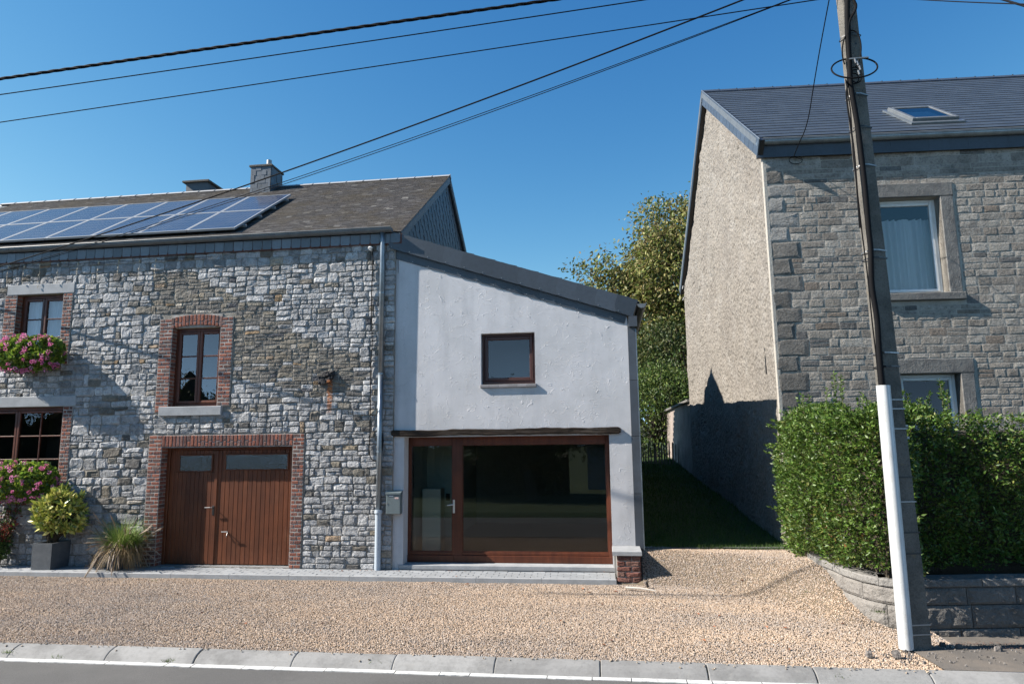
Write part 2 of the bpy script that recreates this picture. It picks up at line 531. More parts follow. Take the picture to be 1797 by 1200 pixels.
def window(parent, fr, u0, u1, v0, v1, recess, frame_m, leaves=2, rows=2, cols=1, fw=.055, sw=.05, mw=.022, glassm=None, behind='curtain', room=1.2, hang=None, dim=None):
    """casement window as one part with its sashes, glazing bars and panes"""
    f = MB()
    w0, w1 = -recess - .06, -recess
    f.box(fr, u0, u0 + fw, v0, v1, w0, w1, bev=.006); f.box(fr, u1 - fw, u1, v0, v1, w0, w1, bev=.006)
    f.box(fr, u0 + fw, u1 - fw, v0, v0 + fw, w0, w1 - .002, bev=.006); f.box(fr, u0 + fw, u1 - fw, v1 - fw, v1, w0, w1 - .002, bev=.006)
    win = f.build('window', frame_m, parent)
    a0, a1, b0, b1 = u0 + fw, u1 - fw, v0 + fw, v1 - fw
    lw = (a1 - a0) / leaves
    for k in range(leaves):
        l0, l1 = a0 + lw * k, a0 + lw * (k + 1)
        g = .002
        s_ = MB()
        q0, q1 = w0 + .012, w1 + .014
        s_.box(fr, l0 + g, l0 + sw, b0 + g, b1 - g, q0, q1, bev=.008); s_.box(fr, l1 - sw, l1 - g, b0 + g, b1 - g, q0, q1, bev=.008)
        s_.box(fr, l0 + sw, l1 - sw, b0 + g, b0 + sw, q0, q1 - .002, bev=.008); s_.box(fr, l0 + sw, l1 - sw, b1 - sw, b1 - g, q0, q1 - .002, bev=.008)
        s_.build('sash', frame_m, win)
        c0, c1, d0, d1 = l0 + sw, l1 - sw, b0 + sw, b1 - sw
        for i in range(1, rows):
            y = d0 + (d1 - d0) * i / rows
            MB().box(fr, c0, c1, y - mw / 2, y + mw / 2, q0 + .01, q1 - .008, bev=.005).build('glazing_bar', frame_m, win)
        for i in range(1, cols):
            x = c0 + (c1 - c0) * i / cols
            MB().box(fr, x - mw / 2, x + mw / 2, d0, d1, q0 + .012, q1 - .006, bev=.005).build('glazing_bar', frame_m, win)
        pw, ph = (c1 - c0) / cols, (d1 - d0) / rows
        for i in range(rows):
            for j in range(cols):
                x0 = c0 + pw * j; y0 = d0 + ph * i; wz = (q0 + q1) / 2
                t = rnd.uniform(-.003, .003); t2 = rnd.uniform(-.002, .002)
                MB().quad(fr(x0, y0, wz), fr(x0 + pw, y0, wz + t), fr(x0 + pw, y0 + ph, wz + t + t2), fr(x0, y0 + ph, wz + t2)).build('pane', glassm or MT['glass'], win)
    # the room behind
    m_ = MB()
    d = recess + room
    e = .15
    A = [fr(u0 - e, v0 - e, -recess - .07), fr(u1 + e, v0 - e, -recess - .07), fr(u1 + e, v1 + e, -recess - .07), fr(u0 - e, v1 + e, -recess - .07)]
    B = [fr(u0 - e, v0 - e, -d), fr(u1 + e, v0 - e, -d), fr(u1 + e, v1 + e, -d), fr(u0 - e, v1 + e, -d)]
    m_.add(A + B, [(4, 5, 6, 7), (0, 1, 5, 4), (1, 2, 6, 5), (2, 3, 7, 6), (3, 0, 4, 7)])
    m_.build('room_lining', dim or MT['dark_room'], win)
    if behind == 'curtain':
        h0, h1 = hang or (0, 1)
        P = []
        n = 60
        for r_ in range(5):
            v = v0 + fw + (v1 - v0 - 2 * fw) * (h0 + (h1 - h0) * r_ / 4)
            P.append([fr(a0 + (a1 - a0) * i / n, v, -recess - .14 + .040 * math.sin(i * .62 + math.sin(i * .23 + 2) * 1.8 + r_ * .10) + .012 * math.sin(i * 1.9)) for i in range(n + 1)])
        c = MB().sheet(P)
        c.build('curtain', MT['curtain'], win, smooth=True)
    return win

def half_gutter(fr, u0, u1, r, name, material, parent, step, n=8, bracket_m=None):
    """half round gutter along u with its brackets; fr origin on the gutter axis, v up, w out"""
    P = []
    for u in (u0, u1):
        ring = [fr(u, -math.cos(a) * r, math.sin(a) * r) for a in [math.pi * (-.5 + i / n) for i in range(n + 1)]]
        ring += [fr(u, -math.cos(a) * (r - .006), math.sin(a) * (r - .006)) for a in [math.pi * (.5 - i / n) for i in range(n + 1)]]
        P.append(ring)
    k = len(P[0])
    mb = MB()
    mb.add(P[0] + P[1], [(i, (i + 1) % k, k + (i + 1) % k, k + i) for i in range(k)])
    mb.tube([fr(u0, .004, r), fr(u1, .004, r)], .011, 8)
    for u in (u0, u1):
        ring = [fr(u, -math.cos(a) * r, math.sin(a) * r) for a in [math.pi * (-.5 + i / n) for i in range(n + 1)]]
        mb.add(ring, [tuple(range(len(ring)))])
    g = mb.build(name, material, parent)
    u = u0 + step * .6
    while u < u1 - .05:
        b = MB()
        ring = [fr(u, -math.cos(a) * (r + .004), math.sin(a) * (r + .004)) for a in [math.pi * (-.5 + i / n) for i in range(n + 1)]]
        ring2 = [fr(u + .022, -math.cos(a) * (r + .004), math.sin(a) * (r + .004)) for a in [math.pi * (-.5 + i / n) for i in range(n + 1)]]
        b.add(ring + ring2, [(i, i + 1, len(ring) + i + 1, len(ring) + i) for i in range(len(ring) - 1)])
        b.build('gutter_bracket', bracket_m or material, g)
        u += step
    return g

def leaf_cloud(name, P, Nn, size, aspect, mat_, parent, tints, kind='stuff', droop=.0, jitter=1.0, seed=1, fold=.25):
    """many small folded leaves at the points P facing roughly along Nn (arrays n x 3)"""
    g = np.random.default_rng(seed)
    n = len(P)
    D = Nn + g.normal(0, jitter, (n, 3)); D[:, 2] += -droop
    D /= np.linalg.norm(D, axis=1)[:, None] + 1e-9
    H = g.normal(0, 1, (n, 3))
    Sd = np.cross(D, H); Sd /= np.linalg.norm(Sd, axis=1)[:, None] + 1e-9
    Up = np.cross(D, Sd)
    L = (size * g.uniform(.55, 1.5, n))[:, None]
    Wd = L * aspect
    a = P; b = P + D * L * .45 + Sd * Wd * .5 + Up * L * fold * .3
    c = P + D * L; d = P + D * L * .45 - Sd * Wd * .5 + Up * L * fold * .3
    V = np.stack([a, b, c, d], 1).reshape(-1, 3)
    i = np.arange(n) * 4
    F = np.concatenate([np.stack([i, i + 1, i + 2], 1), np.stack([i, i + 2, i + 3], 1)])
    T = np.repeat(tints, 4, 0)
    return np_mesh(name, V, F, mat_, parent, T, kind)

def pick(cols, n, g, spread=.25, weights=None):
    c = np.array(cols)[g.choice(len(cols), n, p=weights)]
    return c * g.uniform(1 - spread, 1 + spread, (n, 1))

# ================================================================== GROUND
gv_u = (-30, 3.6)
def ramp_z(x, y):
    """height of the gravel: level forecourt, banked up to the lawn on the right"""
    t = min(max((x - .45) / 2.3, 0), 1) ** 2.4
    s0 = -.62 + (-2.75 + .62) * t
    s1 = .12 + (-1.25 - .12) * t
    if x < .48: return -.07 - .05 * min(max((-y - .5) / 3.5, 0), 1)
    k = min(max((y - s0) / (s1 - s0), 0), 1)
    k = k * k * (3 - 2 * k) * .6 + k * .4
    b = -.07 - .05 * min(max((-y - .5) / 3.5, 0), 1)
    top = .33 + .04 * t * min(max((-y) / 1.0, 0), 1)
    return b * (1 - k) + top * k
def lawn_z(x, y):
    return .34 + .095 * max(y - .25, 0) if y < 12 else .34 + .095 * 11.75 + .03 * (y - 12)

MT['soil'] = mat('bare_soil', (.085, .07, .05), .95, var=[(.2, (.05, .07, .03), .4, .6), (3, .7, .4, .7)], bump=[(20, .8, .03)])
MT['grass_ground'] = mat('grass_turf', (.045, .075, .018), .95, var=[(1.5, (.06, .08, .025), .4, .65), (12, .7, .4, .7)], bump=[(30, .9, .03)])
MT['asphalt'] = mat('worn_asphalt', (.095, .093, .09), .92, var=[(1.2, (.115, .112, .108), .42, .62), (90, .6, .5, .8), (220, (.17, .165, .155), .6, .75, None, .6)], bump=[(160, .7, .006), (40, .3, .01)])
MT['kerb'] = mat('cast_concrete_kerb', (.27, .268, .26), .88, tint=True, var=[(2.5, (.19, .188, .182), .45, .62), (26, .78, .5, .75), (9, (.27, .265, .25), .58, .7, None, .6)], bump=[(90, .5, .005)])
MT['roadpaint'] = mat('white_road_paint', (.62, .62, .60), .8, var=[(14, (.3, .3, .3), .52, .66, None, .8)], bump=[(80, .4, .004)])
MT['gravel_base'] = mat('packed_gravel_bed', (.20, .155, .105), .95, var=[(60, .5, .45, .7)], bump=[(60, 1.0, .02)])

g = MB()
GS = 8
xs = [-400, -120, -60, -30, -15, -8, 0, 8, 15, 30, 60, 120, 400]
ys = [-400, -120, -60, -30, -18, -12, -9.3, -9.05]
g.sheet([[(x, y, -.06 if y < -9.1 else -.22) for x in xs] for y in ys])
g.build('ground', MT['grass_ground'], struct('ground'))
gr = bpy.data.objects['ground']
g = MB()
g.sheet([[(x, y, -.19 if y < -4.46 else -.19) for x in [-300, -100, -40, -20, -10, 0, 10, 20, 40, 100, 300]] for y in (-9.2, -8, -6, -4.2)])
rd = g.build('road', MT['asphalt']); rd['kind'] = 'structure'
# ground behind the road on both sides, out of the picture
back = MB()
back.sheet([[(x, y, -.30) for x in (-400, -100, -30, -14)] for y in (-4.4, 0, 30, 400)])
back.build('ground', MT['grass_ground'])['kind'] = 'structure'
back = MB()
yl = [-4.35, -3.2, -2.0, -1.0, 0, 2, 5, 9, 12, 20, 40, 100, 400]
back.sheet([[(x, y, lawn_z(x, y) - .06) for x in (3.0, 5, 9, 20, 60, 400)] for y in yl[5:]])
back.add([(3.0, .25, .28), (3.08, -1.2, .28), (3.6, -2.05, .28), (9.6, -1.5, .28), (60, 0, .28), (60, 2.0, .28), (3.0, 2.0, .28)], [tuple(range(7))])
back.build('ground', MT['soil'])['kind'] = 'structure'
lw = MB()
lys = [.22, .6, 1, 2, 3, 4, 5, 6, 7, 8, 9, 10, 11, 12, 14, 18, 24, 40, 100, 300]
lxs = [-60, -30, -14, -8, -3, 0, .4, .8, 1.2, 1.6, 2.0, 2.4, 2.8, 3.3]
def lz(x, y):
    z = lawn_z(x, y) + .05 * noise.noise(Vector((x * .6, y * .5, 0)))
    if x < .3: z = -.05 if y < 11 else z
    return z
lw.sheet([[(x, y, lz(x, y)) for x in lxs] for y in lys])
lawn = lw.build('lawn', MT['grass_ground']); lawn['kind'] = 'structure'

# gravel bed
gb = MB()
nx, ny = 190, 56
X = np.linspace(-16, 3.5, nx); Yg = np.linspace(-4.13, .24, ny)
gb.sheet([[(x, y, ramp_z(x, y) + .012 * noise.noise(Vector((x * 1.7, y * 1.7, 5)))) for x in X] for y in Yg])
gravel = gb.build('gravel_forecourt', MT['gravel_base'], smooth=True); gravel['kind'] = 'structure'
GRX0, GRX1, GRY0, GRY1 = -16, 3.35, -4.12, .24

# loose gravel stones scattered over the bed (instances made by geometry nodes)
def gravel_material():
    m_ = bpy.data.materials.new('loose_gravel'); m_.use_nodes = True
    nt = m_.node_tree; N = nt.nodes; L = nt.links; b = N['Principled BSDF']
    b.inputs['Roughness'].default_value = .85; b.inputs['Specular IOR Level'].default_value = .3
    oi = N.new('ShaderNodeObjectInfo'); cr = N.new('ShaderNodeValToRGB')
    L.new(oi.outputs['Random'], cr.inputs[0])
    e = cr.color_ramp
    cols = [(0, (.38, .275, .19)), (.2, (.455, .345, .25)), (.42, (.335, .24, .17)), (.6, (.53, .425, .33)), (.75, (.405, .305, .225)), (.88, (.21, .175, .15)), (.94, (.56, .49, .42)), (1, (.10, .10, .105))]
    e.elements[0].color = (*cols[0][1], 1); e.elements[1].position = 1; e.elements[1].color = (*cols[-1][1], 1)
    for p_, c_ in cols[1:-1]:
        q = e.elements.new(p_); q.color = (*c_, 1)
    geo = N.new('ShaderNodeNewGeometry'); n1 = N.new('ShaderNodeTexNoise'); n1.inputs['Scale'].default_value = .55; n1.inputs['Detail'].default_value = 6; n1.inputs['Roughness'].default_value = .62
    st = N.new('ShaderNodeVectorMath'); st.operation = 'MULTIPLY'; st.inputs[1].default_value = (.35, 1.5, 1); L.new(geo.outputs['Position'], st.inputs[0])
    L.new(st.outputs[0], n1.inputs['Vector'])
    mr = N.new('ShaderNodeMapRange'); mr.inputs['From Min'].default_value = .4; mr.inputs['From Max'].default_value = .62
    L.new(n1.outputs[0], mr.inputs['Value'])
    mx = N.new('ShaderNodeMix'); mx.data_type = 'RGBA'; mx.blend_type = 'MULTIPLY'
    L.new(mr.outputs[0], mx.inputs[0]); L.new(cr.outputs[0], mx.inputs[6]); mx.inputs[7].default_value = (.80, .85, .93, 1)
    L.new(mx.outputs[2], b.inputs['Base Color'])
    return m_
MT['gravel'] = gravel_material()

def scatter_gn(name, target, material, density, smin, smax, flat=.65, sub=1, zoff=0.0, seed=1):
    ng = bpy.data.node_groups.new(name, 'GeometryNodeTree')
    ng.interface.new_socket('Geometry', in_out='INPUT', socket_type='NodeSocketGeometry')
    ng.interface.new_socket('Geometry', in_out='OUTPUT', socket_type='NodeSocketGeometry')
    N = ng.nodes; L = ng.links
    gi = N.new('NodeGroupInput'); go = N.new('NodeGroupOutput')
    dp = N.new('GeometryNodeDistributePointsOnFaces'); dp.inputs['Density'].default_value = density; dp.inputs['Seed'].default_value = seed
    L.new(gi.outputs[0], dp.inputs['Mesh'])
    ic = N.new('GeometryNodeMeshIcoSphere'); ic.inputs['Radius'].default_value = 1.0; ic.inputs['Subdivisions'].default_value = sub
    # knock the ball into an uneven pebble
    sp = N.new('GeometryNodeSetPosition'); L.new(ic.outputs[0], sp.inputs[0])
    nn = N.new('ShaderNodeTexNoise'); nn.inputs['Scale'].default_value = 1.3
    vm = N.new('ShaderNodeVectorMath'); vm.operation = 'SUBTRACT'; L.new(nn.outputs['Color'], vm.inputs[0]); vm.inputs[1].default_value = (.5, .5, .5)
    vs = N.new('ShaderNodeVectorMath'); vs.operation = 'SCALE'; vs.inputs['Scale'].default_value = 1.1; L.new(vm.outputs[0], vs.inputs[0])
    L.new(vs.outputs[0], sp.inputs['Offset'])
    sm = N.new('GeometryNodeSetMaterial'); sm.inputs['Material'].default_value = material; L.new(sp.outputs[0], sm.inputs[0])
    ip = N.new('GeometryNodeInstanceOnPoints'); L.new(dp.outputs[0], ip.inputs['Points']); L.new(sm.outputs[0], ip.inputs['Instance'])
    rv = N.new('FunctionNodeRandomValue'); rv.data_type = 'FLOAT_VECTOR'
    rv.inputs[0].default_value = (-math.pi, -math.pi, -math.pi); rv.inputs[1].default_value = (math.pi, math.pi, math.pi); rv.inputs['Seed'].default_value = 3
    rs = N.new('FunctionNodeRandomValue'); rs.data_type = 'FLOAT_VECTOR'
    rs.inputs[0].default_value = (smin, smin, smin * flat); rs.inputs[1].default_value = (smax, smax * .8, smax * flat); rs.inputs['Seed'].default_value = 9
    L.new(rv.outputs[0], ip.inputs['Rotation']); L.new(rs.outputs[0], ip.inputs['Scale'])
    L.new(ip.outputs[0], go.inputs[0])
    md = target.modifiers.new(name, 'NODES'); md.node_group = ng
gs = MB()

P = [[(x, y, ramp_z(x, y) + .012 * noise.noise(Vector((x * 1.7, y * 1.7, 5))) + .006) for x in X] for y in Yg]
mbx = MB().sheet(P)
# keep the stones off the paved path, out of the brick pillar and behind the walls
keep = []
WALLPTS = []
def wall_plan(z=.45):
    px_ = [(1425, 972), (1435, 978), (1460, 987), (1482, 997), (1515, 1007), (1545, 1013), (1575, 1017)]
    return [atZ(x, y, z) for x, y in px_]
_wp = wall_plan()
def right_of_wall(x, y):
    for a, b in zip(_wp[:-1], _wp[1:]):
        if min(a.y, b.y) <= y <= max(a.y, b.y):
            t = (y - a.y) / (b.y - a.y + 1e-9)
            return x > a.x + (b.x - a.x) * t + .05
    if y > _wp[0].y: return x > 2.78
    return x > _wp[-1].x + .35
for f in mbx.f:
    c = [sum(mbx.v[i][k] for i in f) / 4 for k in range(3)]
    if c[1] > -.60 and c[0] < .50 or c[0] < -12.6 or c[1] > .18: continue
    if right_of_wall(c[0], c[1]): continue
    keep.append(f)
mbx.f = keep
gst = mbx.build('loose_gravel', MT['gravel'], kind='stuff')
_prop(gst, 'beige and pinkish gravel stones covering the forecourt between kerb and houses', 'gravel')
scatter_gn('gravel_stones', gst, MT['gravel'], 4600, .0045, .0120)

# concrete edging between gravel and lawn
e = MB()
a0 = Vector((.52, .17, .34)); a1 = Vector((2.86, .30, .34))
fe = Fr((a0.x, a0.y, 0), (a1.x - a0.x, a1.y - a0.y, 0), (0, 0, 1), ((a1.y - a0.y), -(a1.x - a0.x), 0))
le = (a1.xy - a0.xy).length
MT['edging'] = mat('dark_edging_stone', (.13, .13, .125), .85, var=[(6, .7, .4, .7)])
edg = struct('lawn_edging', (a0.x, a0.y, .2))
x = 0
while x < le:
    MB().box(fe, x + .003, min(x + 1.0, le) - .003, .15, .355, -.06, 0, bev=.006).build('edging_slab', MT['edging'], edg)
    x += 1.0

# kerb stones
kb = struct('kerb', (-5, -4.3, -.15))
joints = [-12.9, -11.8, -10.75, -9.65, -8.6, -7.53]
jpx = [(40, 1130), (203, 1136), (357, 1140), (521, 1147), (693, 1154), (870, 1158), (1053, 1165), (1242, 1172), (1432, 1179), (1640, 1187)]
js = [atZ(x, y, -.10).x for x, y in jpx]
pitch = sum(js[i + 1] - js[i] for i in range(len(js) - 1)) / (len(js) - 1)
while js[0] > -14: js.insert(0, js[0] - pitch)
while js[-1] < 7: js.append(js[-1] + pitch)
prof = [(-4.09, -.30), (-4.09, -.098), (-4.105, -.088), (-4.16, -.094), (-4.22, -.113), (-4.265, -.142), (-4.305, -.183), (-4.31, -.30)]
for i in range(len(js) - 1):
    g_ = rnd.choice([.0025, .003, .004, .007])
    a, b = js[i] + g_, js[i + 1] - g_
    dz = rnd.uniform(-.005, .005); dy = rnd.uniform(-.006, .006); k = rnd.uniform(.88, 1.1)
    mb = MB()
    n = len(prof)
    rows = []
    for t, ins in ((0, .006), (.008, 0), (.5, 0), (.992, 0), (1, .006)):
        x = a + (b - a) * t
        rows.append([(x, y + dy, (z - ins) + dz) for y, z in prof])
    vs = [p for r_ in rows for p in r_]
    fs = [(r_ * n + q, r_ * n + (q + 1) % n, (r_ + 1) * n + (q + 1) % n, (r_ + 1) * n + q) for r_ in range(4) for q in range(n)]
    fs += [tuple(range(n - 1, -1, -1)), tuple(4 * n + q for q in range(n))]
    mb.add(vs, fs, (k, k, k)).build('kerb_stone', MT['kerb'], kb)
# dirt in the joints and a bed below
MB().box(WORLD, -14, 8, -4.28, -4.10, -.32, -.17).build('kerb_bed', MT['soil'], kb)
# white edge strip of short painted blocks
rs_ = struct('road_edge_line', (-5, -4.53, -.18))
x = -13
while x < 6:
    w_ = rnd.uniform(.22, .75)
    g1 = .004
    y0, y1 = -4.385 + rnd.uniform(-.006, .006), -4.300
    z = -.186 + rnd.uniform(.002, .006)
    mb = MB()
    n = 5
    top = [(x + g1 + (w_ - 2 * g1) * i / n, y1, z) for i in range(n + 1)]
    bot = [(x + g1 + (w_ - 2 * g1) * i / n, y0 + rnd.uniform(-.005, .005), z) for i in range(n + 1)]
    mb.sheet([bot, top])
    mb.sheet([[(p[0], p[1], -.2) for p in bot], bot])
    mb.build('painted_strip', MT['roadpaint'], rs_)
    x += w_

# paved path of small grey setts
pv = struct('paved_path', (-5, -.3, 0))
PY0, PY1 = -.575, -.012
MB().box(WORLD, -14, .11, PY0 - .0, PY1, -.2, -.012).build('paving_bed', MT['mortar'], pv)
MT['paver'] = mat('grey_concrete_paver', (.30, .315, .33), .85, tint=True, var=[(1.6, (.25, .26, .27), .4, .62), (60, .8, .5, .8)], bump=[(130, .4, .004)])
pieces = []
rowh = .1
ny_ = 5
for j in range(ny_):
    y0 = PY0 + .05 + j * rowh
    x = -14 + (j % 2) * .1 + rnd.uniform(0, .03)
    while x < .1:
        x1 = min(x + .2, .1)
        k = rnd.uniform(.85, 1.1); dz = rnd.uniform(-.002, .003)
        def mk(mb, x=x, x1=x1, y0=y0, k=k, dz=dz):
            mb.box(WORLD, x + .002, x1 - .002, y0 + .002, y0 + rowh - .002, -.03, dz, (k, k, k), bev=.004)
        if x1 - x > .03: pieces.append((mk, ((x + x1) / 2, y0, 0), (x1 - x) * rowh))
        x += .2
split_parts(pieces, 'paver', 'distant_pavers', MT['paver'], pv, lambda p: show(p[1], p[2]) if p[1][0] > -12 else -1)
x = -14
while x < .11:
    MB().box(WORLD, x + .002, min(x + 1.0, .11) - .002, PY0 - .012, PY0 + .046, -.14, .0, bev=.005).build('path_edging', MT['bluestone'], pv)
    x += 1.0

# ================================================================== STONE FARMHOUSE
XE = -3.51                               # right end of the stone front
XW = -16.0
farm = thing('stone_farmhouse', (-9, 4, 0), 'long grey rubble stone farmhouse with brick window surrounds and solar panels on its mossy roof', 'house')
U = FAC.px
def rect(x0, y0, x1, y1):
    a = U(x0, y0); b = U(x1, y1)
    return (a[0], b[0], b[1], a[1])      # u0,u1,v0,v1
ZF = 5.47                                # foot of the slate fascia
# openings
o1 = (U(32, 520)[0], U(113, 520)[0], U(105, 632)[1], U(110, 515)[1])
o2 = (U(300, 640)[0], U(385, 640)[0], U(330, 713)[1], U(345, 571)[1])
o3 = (U(-60, 720)[0], U(112, 725)[0], U(100, 858)[1], U(110, 713)[1])
o4 = (U(284, 800)[0], U(514, 800)[0], .012, U(400, 783)[1])
OP = [o1, o2, o3, o4]
bw = .245
obst = [
    (o1[0] - bw, o1[1] + .20, o1[2] - .1, o1[3] + .165),
    (o2[0] - bw, o2[1] + .25, o2[2] - .12, o2[3] + .22),
    (o3[0] - bw, o3[1] + .19, o3[2] - .14, o3[3] + .17),
    (o4[0] - bw, o4[1] + .22, 0, o4[3] + .22),
]
wall_with_holes(FAC, XW, XE, -.15, 5.62, OP, .20, 'front_wall', MT['mortar'], farm)
# body of the house: gable ends and back
wb = MB()
H0 = 5.6
RIDGE = (3.8, 8.25)
wb.add([(XE, 0, -.15), (XE, 7.7, -.15), (XE, 7.7, H0), (XE, RIDGE[0], RIDGE[1] - .06), (XE, 0, H0)], [(0, 1, 2, 3, 4)])
wb.add([(XW, 0, -.15), (XW, 7.7, -.15), (XW, 7.7, H0), (XW, RIDGE[0], RIDGE[1] - .06), (XW, 0, H0)], [(4, 3, 2, 1, 0)])
wb.add([(XE, 7.7, -.15), (XW, 7.7, -.15), (XW, 7.7, H0), (XE, 7.7, H0)], [(0, 1, 2, 3)])
wb.build('rear_walls', MT['mortar'], farm)

GREY = [(.41, .413, .42), (.47, .473, .48), (.34, .343, .35), (.53, .53, .53), (.43, .43, .43), (.36, .363, .37), (.46, .462, .468), (.39, .39, .39), (.28, .282, .285)]
BROWN = [(.185, .165, .138), (.22, .20, .168), (.165, .152, .135), (.235, .205, .16), (.20, .188, .168), (.14, .133, .125), (.25, .225, .185)]
ODD = [(.07, .075, .09), (.30, .20, .11), (.38, .31, .22), (.42, .37, .30), (.34, .25, .17), (.42, .38, .33)]
brown_poly = [U(*p) for p in [(276, 478), (335, 478), (420, 520), (470, 545), (540, 590), (590, 612), (650, 640), (640, 668), (575, 700), (480, 672), (411, 668), (411, 560), (278, 552)]]
def inside(poly, u, v):
    c = False
    for i in range(len(poly)):
        a, b = poly[i], poly[i - 1]
        if (a[1] > v) != (b[1] > v) and u < (b[0] - a[0]) * (v - a[1]) / (b[1] - a[1]) + a[0]: c = not c
    return c
def style(u, v):
    if inside(brown_poly, u, v): return (.24, .075, .5)
    if U(262, 700)[0] > u > U(130, 700)[0] and v < 3.2: return (.29, .16, .15)
    if v > 4.95: return (.23, .12, .15)
    return (.225, .105, .25)
cells = rubble_cells(XW + 2.4, XE - .002, -.05, ZF + .1, obst, style)
pieces = []
for c in cells:
    u, v = (c[0] + c[1]) / 2, (c[2] + c[3]) / 2
    br = inside(brown_poly, u, v)
    r_ = rnd.random()
    if br: t = rnd.choice(BROWN) if r_ < .86 else (rnd.choice(GREY) if r_ < .92 else rnd.choice(ODD))
    else: t = rnd.choice(GREY) if r_ < .90 else (rnd.choice(BROWN) if r_ < .99 else rnd.choice(ODD))
    k = rnd.uniform(.86, 1.14)
    t = tuple(q * k for q in t)
    dp = rnd.uniform(.006, .014) if br else rnd.uniform(.010, .024)
    def mk(mb, c=c, t=t, dp=dp):
        stone_verts(mb, FAC, *c, dp, t, joint=rnd.uniform(.003, .009), rag=.20, wp=.022)
    pieces.append((mk, FAC(u, v), (c[1] - c[0]) * (c[3] - c[2])))
print('farm stones', len(pieces))
split_parts(pieces, 'stone', 'small_stones', MT['stone'], farm, lambda p: show(p[1], p[2]))

# brickwork of the surrounds
bricks = []
def brick(fr, u0, u1, v0, v1, w0, w1):
    t = brick_tint(); j = rnd.uniform(-.002, .003)
    def mk(mb):
        mb.box(fr, u0 + .0065, u1 - .0065, v0 + .0075, v1 - .0075, w0, w1 + j, t, bev=.006)
    bricks.append((mk, fr((u0 + u1) / 2, (v0 + v1) / 2), (u1 - u0) * (v1 - v0)))
joint_sheets = MB()
def strip(u0, u1, v0, v1, long_right, w1=.024, toothed=False):
    """quoin strip of alternating stretchers and headers"""
    ch = .0645
    n = max(1, round((v1 - v0) / ch)); ch = (v1 - v0) / n
    joint_sheets.box(FAC, u0, u1, v0, v1, -.02, w1 - .004)
    wd = u1 - u0
    for i in range(n):
        a, b = v0 + i * ch, v0 + (i + 1) * ch
        f = .64 if (i % 2 == 0) == long_right else .36
        c = u0 + wd * (f + rnd.uniform(-.03, .03))
        brick(FAC, u0, c, a, b, -.01, w1); brick(FAC, c, u1, a, b, -.01, w1)
def reveal_strip(u, v0, v1, face, d=.17):
    """bricks seen on the reveal of an opening, face +1 looks right"""
    ch = .0645
    n = max(1, round((v1 - v0) / ch)); ch = (v1 - v0) / n
    fr = Fr((u, 0, 0), (0, 1, 0), (0, 0, 1), (face, 0, 0))
    for i in range(n):
        a, b = v0 + i * ch, v0 + (i + 1) * ch
        if i % 2: brick(fr, -.02, d, a, b, -.02, .006)
        else: brick(fr, -.02, d * .5, a, b, -.02, .006); brick(fr, d * .5, d, a, b, -.02, .006)
def soldier(u0, u1, v0, v1, w1=.026, n=None, arch=0.0):
    """flat or slightly cambered arch of upright bricks"""
    n = n or round((u1 - u0) / .068)
    wd = (u1 - u0) / n
    um = (u0 + u1) / 2
    for i in range(n):
        a = u0 + wd * i
        t1 = ((a + wd / 2) - um) / ((u1 - u0) / 2)
        lift = arch * (1 - t1 * t1)
        lean = t1 * arch * .55
        t = brick_tint()
        h = v1 - v0
        parts = [(0, 1)] if rnd.random() < .45 else [(0, .5), (.5, 1)]
        if i % 2 == 0 and len(parts) == 2: parts = [(0, .36), (.36, 1)]
        for p0, p1 in parts:
            t = brick_tint()
            def mk(mb, a=a, p0=p0, p1=p1, lift=lift, lean=lean, t=t, wd=wd):
                f2 = Fr(FAC(a + wd / 2, v0 + lift), FAC.u + FAC.v * 0 , FAC.v + FAC.u * lean, FAC.w)
                mb.box(f2, -wd / 2 + .007, wd / 2 - .007, h * p0 + .006, h * p1 - .006, -.012, w1 + rnd.uniform(-.003, .003), t, bev=.007)
            bricks.append((mk, FAC(a, (v0 + v1) / 2), wd * h * (p1 - p0)))
# upper left window
strip(o1[0] - bw, o1[0], o1[2] - .08, o1[3], True); strip(o1[1], o1[1] + .19, o1[2] - .08, o1[3], False)
reveal_strip(o1[0], o1[2], o1[3], 1)
# arched window
strip(o2[0] - bw, o2[0], o2[2] - .10, o2[3] + .13, True); strip(o2[1], o2[1] + .235, o2[2] + .0, o2[3] + .13, False)
reveal_strip(o2[0], o2[2], o2[3], 1)
joint_sheets.box(FAC, o2[0] - .02, o2[1] + .02, o2[3] + .001, o2[3] + .20, -.02, .014)
soldier(o2[0] - .03, o2[1] + .03, o2[3] - .055, o2[3] + .145, arch=.055)
joint_sheets.box(FAC, o2[0] + .001, o2[1] - .001, o2[3] - .035, o2[3] - .001, -.18, .0)
# lower left window
strip(o3[1], o3[1] + .185, o3[2] - .1, o3[3], False); strip(o3[0] - bw, o3[0], o3[2], o3[3], True)
# garage
strip(o4[0] - bw, o4[0], .0, o4[3], True); strip(o4[1], o4[1] + .205, .0, o4[3] + .2, False)
strip(o4[0] - bw, o4[0] - .0, o4[3], o4[3] + .205, True)
reveal_strip(o4[0], 0, o4[3], 1)
joint_sheets.box(FAC, o4[0], o4[1] + .0, o4[3] + .001, o4[3] + .205, -.02, .014)
soldier(o4[0] - .0, o4[1] + .0, o4[3], o4[3] + .20)
soldier_under = MB().box(FAC, o4[0] + .002, o4[1] - .002, o4[3] - .012, o4[3] - .001, -.19, .01).build('lintel_soffit', MT['brick_mortar'], farm)
joint_sheets.build('brick_joints', MT['brick_mortar'], farm, kind='stuff')
print('bricks', len(bricks))
split_parts(bricks, 'brick', 'small_bricks', MT['brick'], farm, lambda p: show(p[1], p[2]))

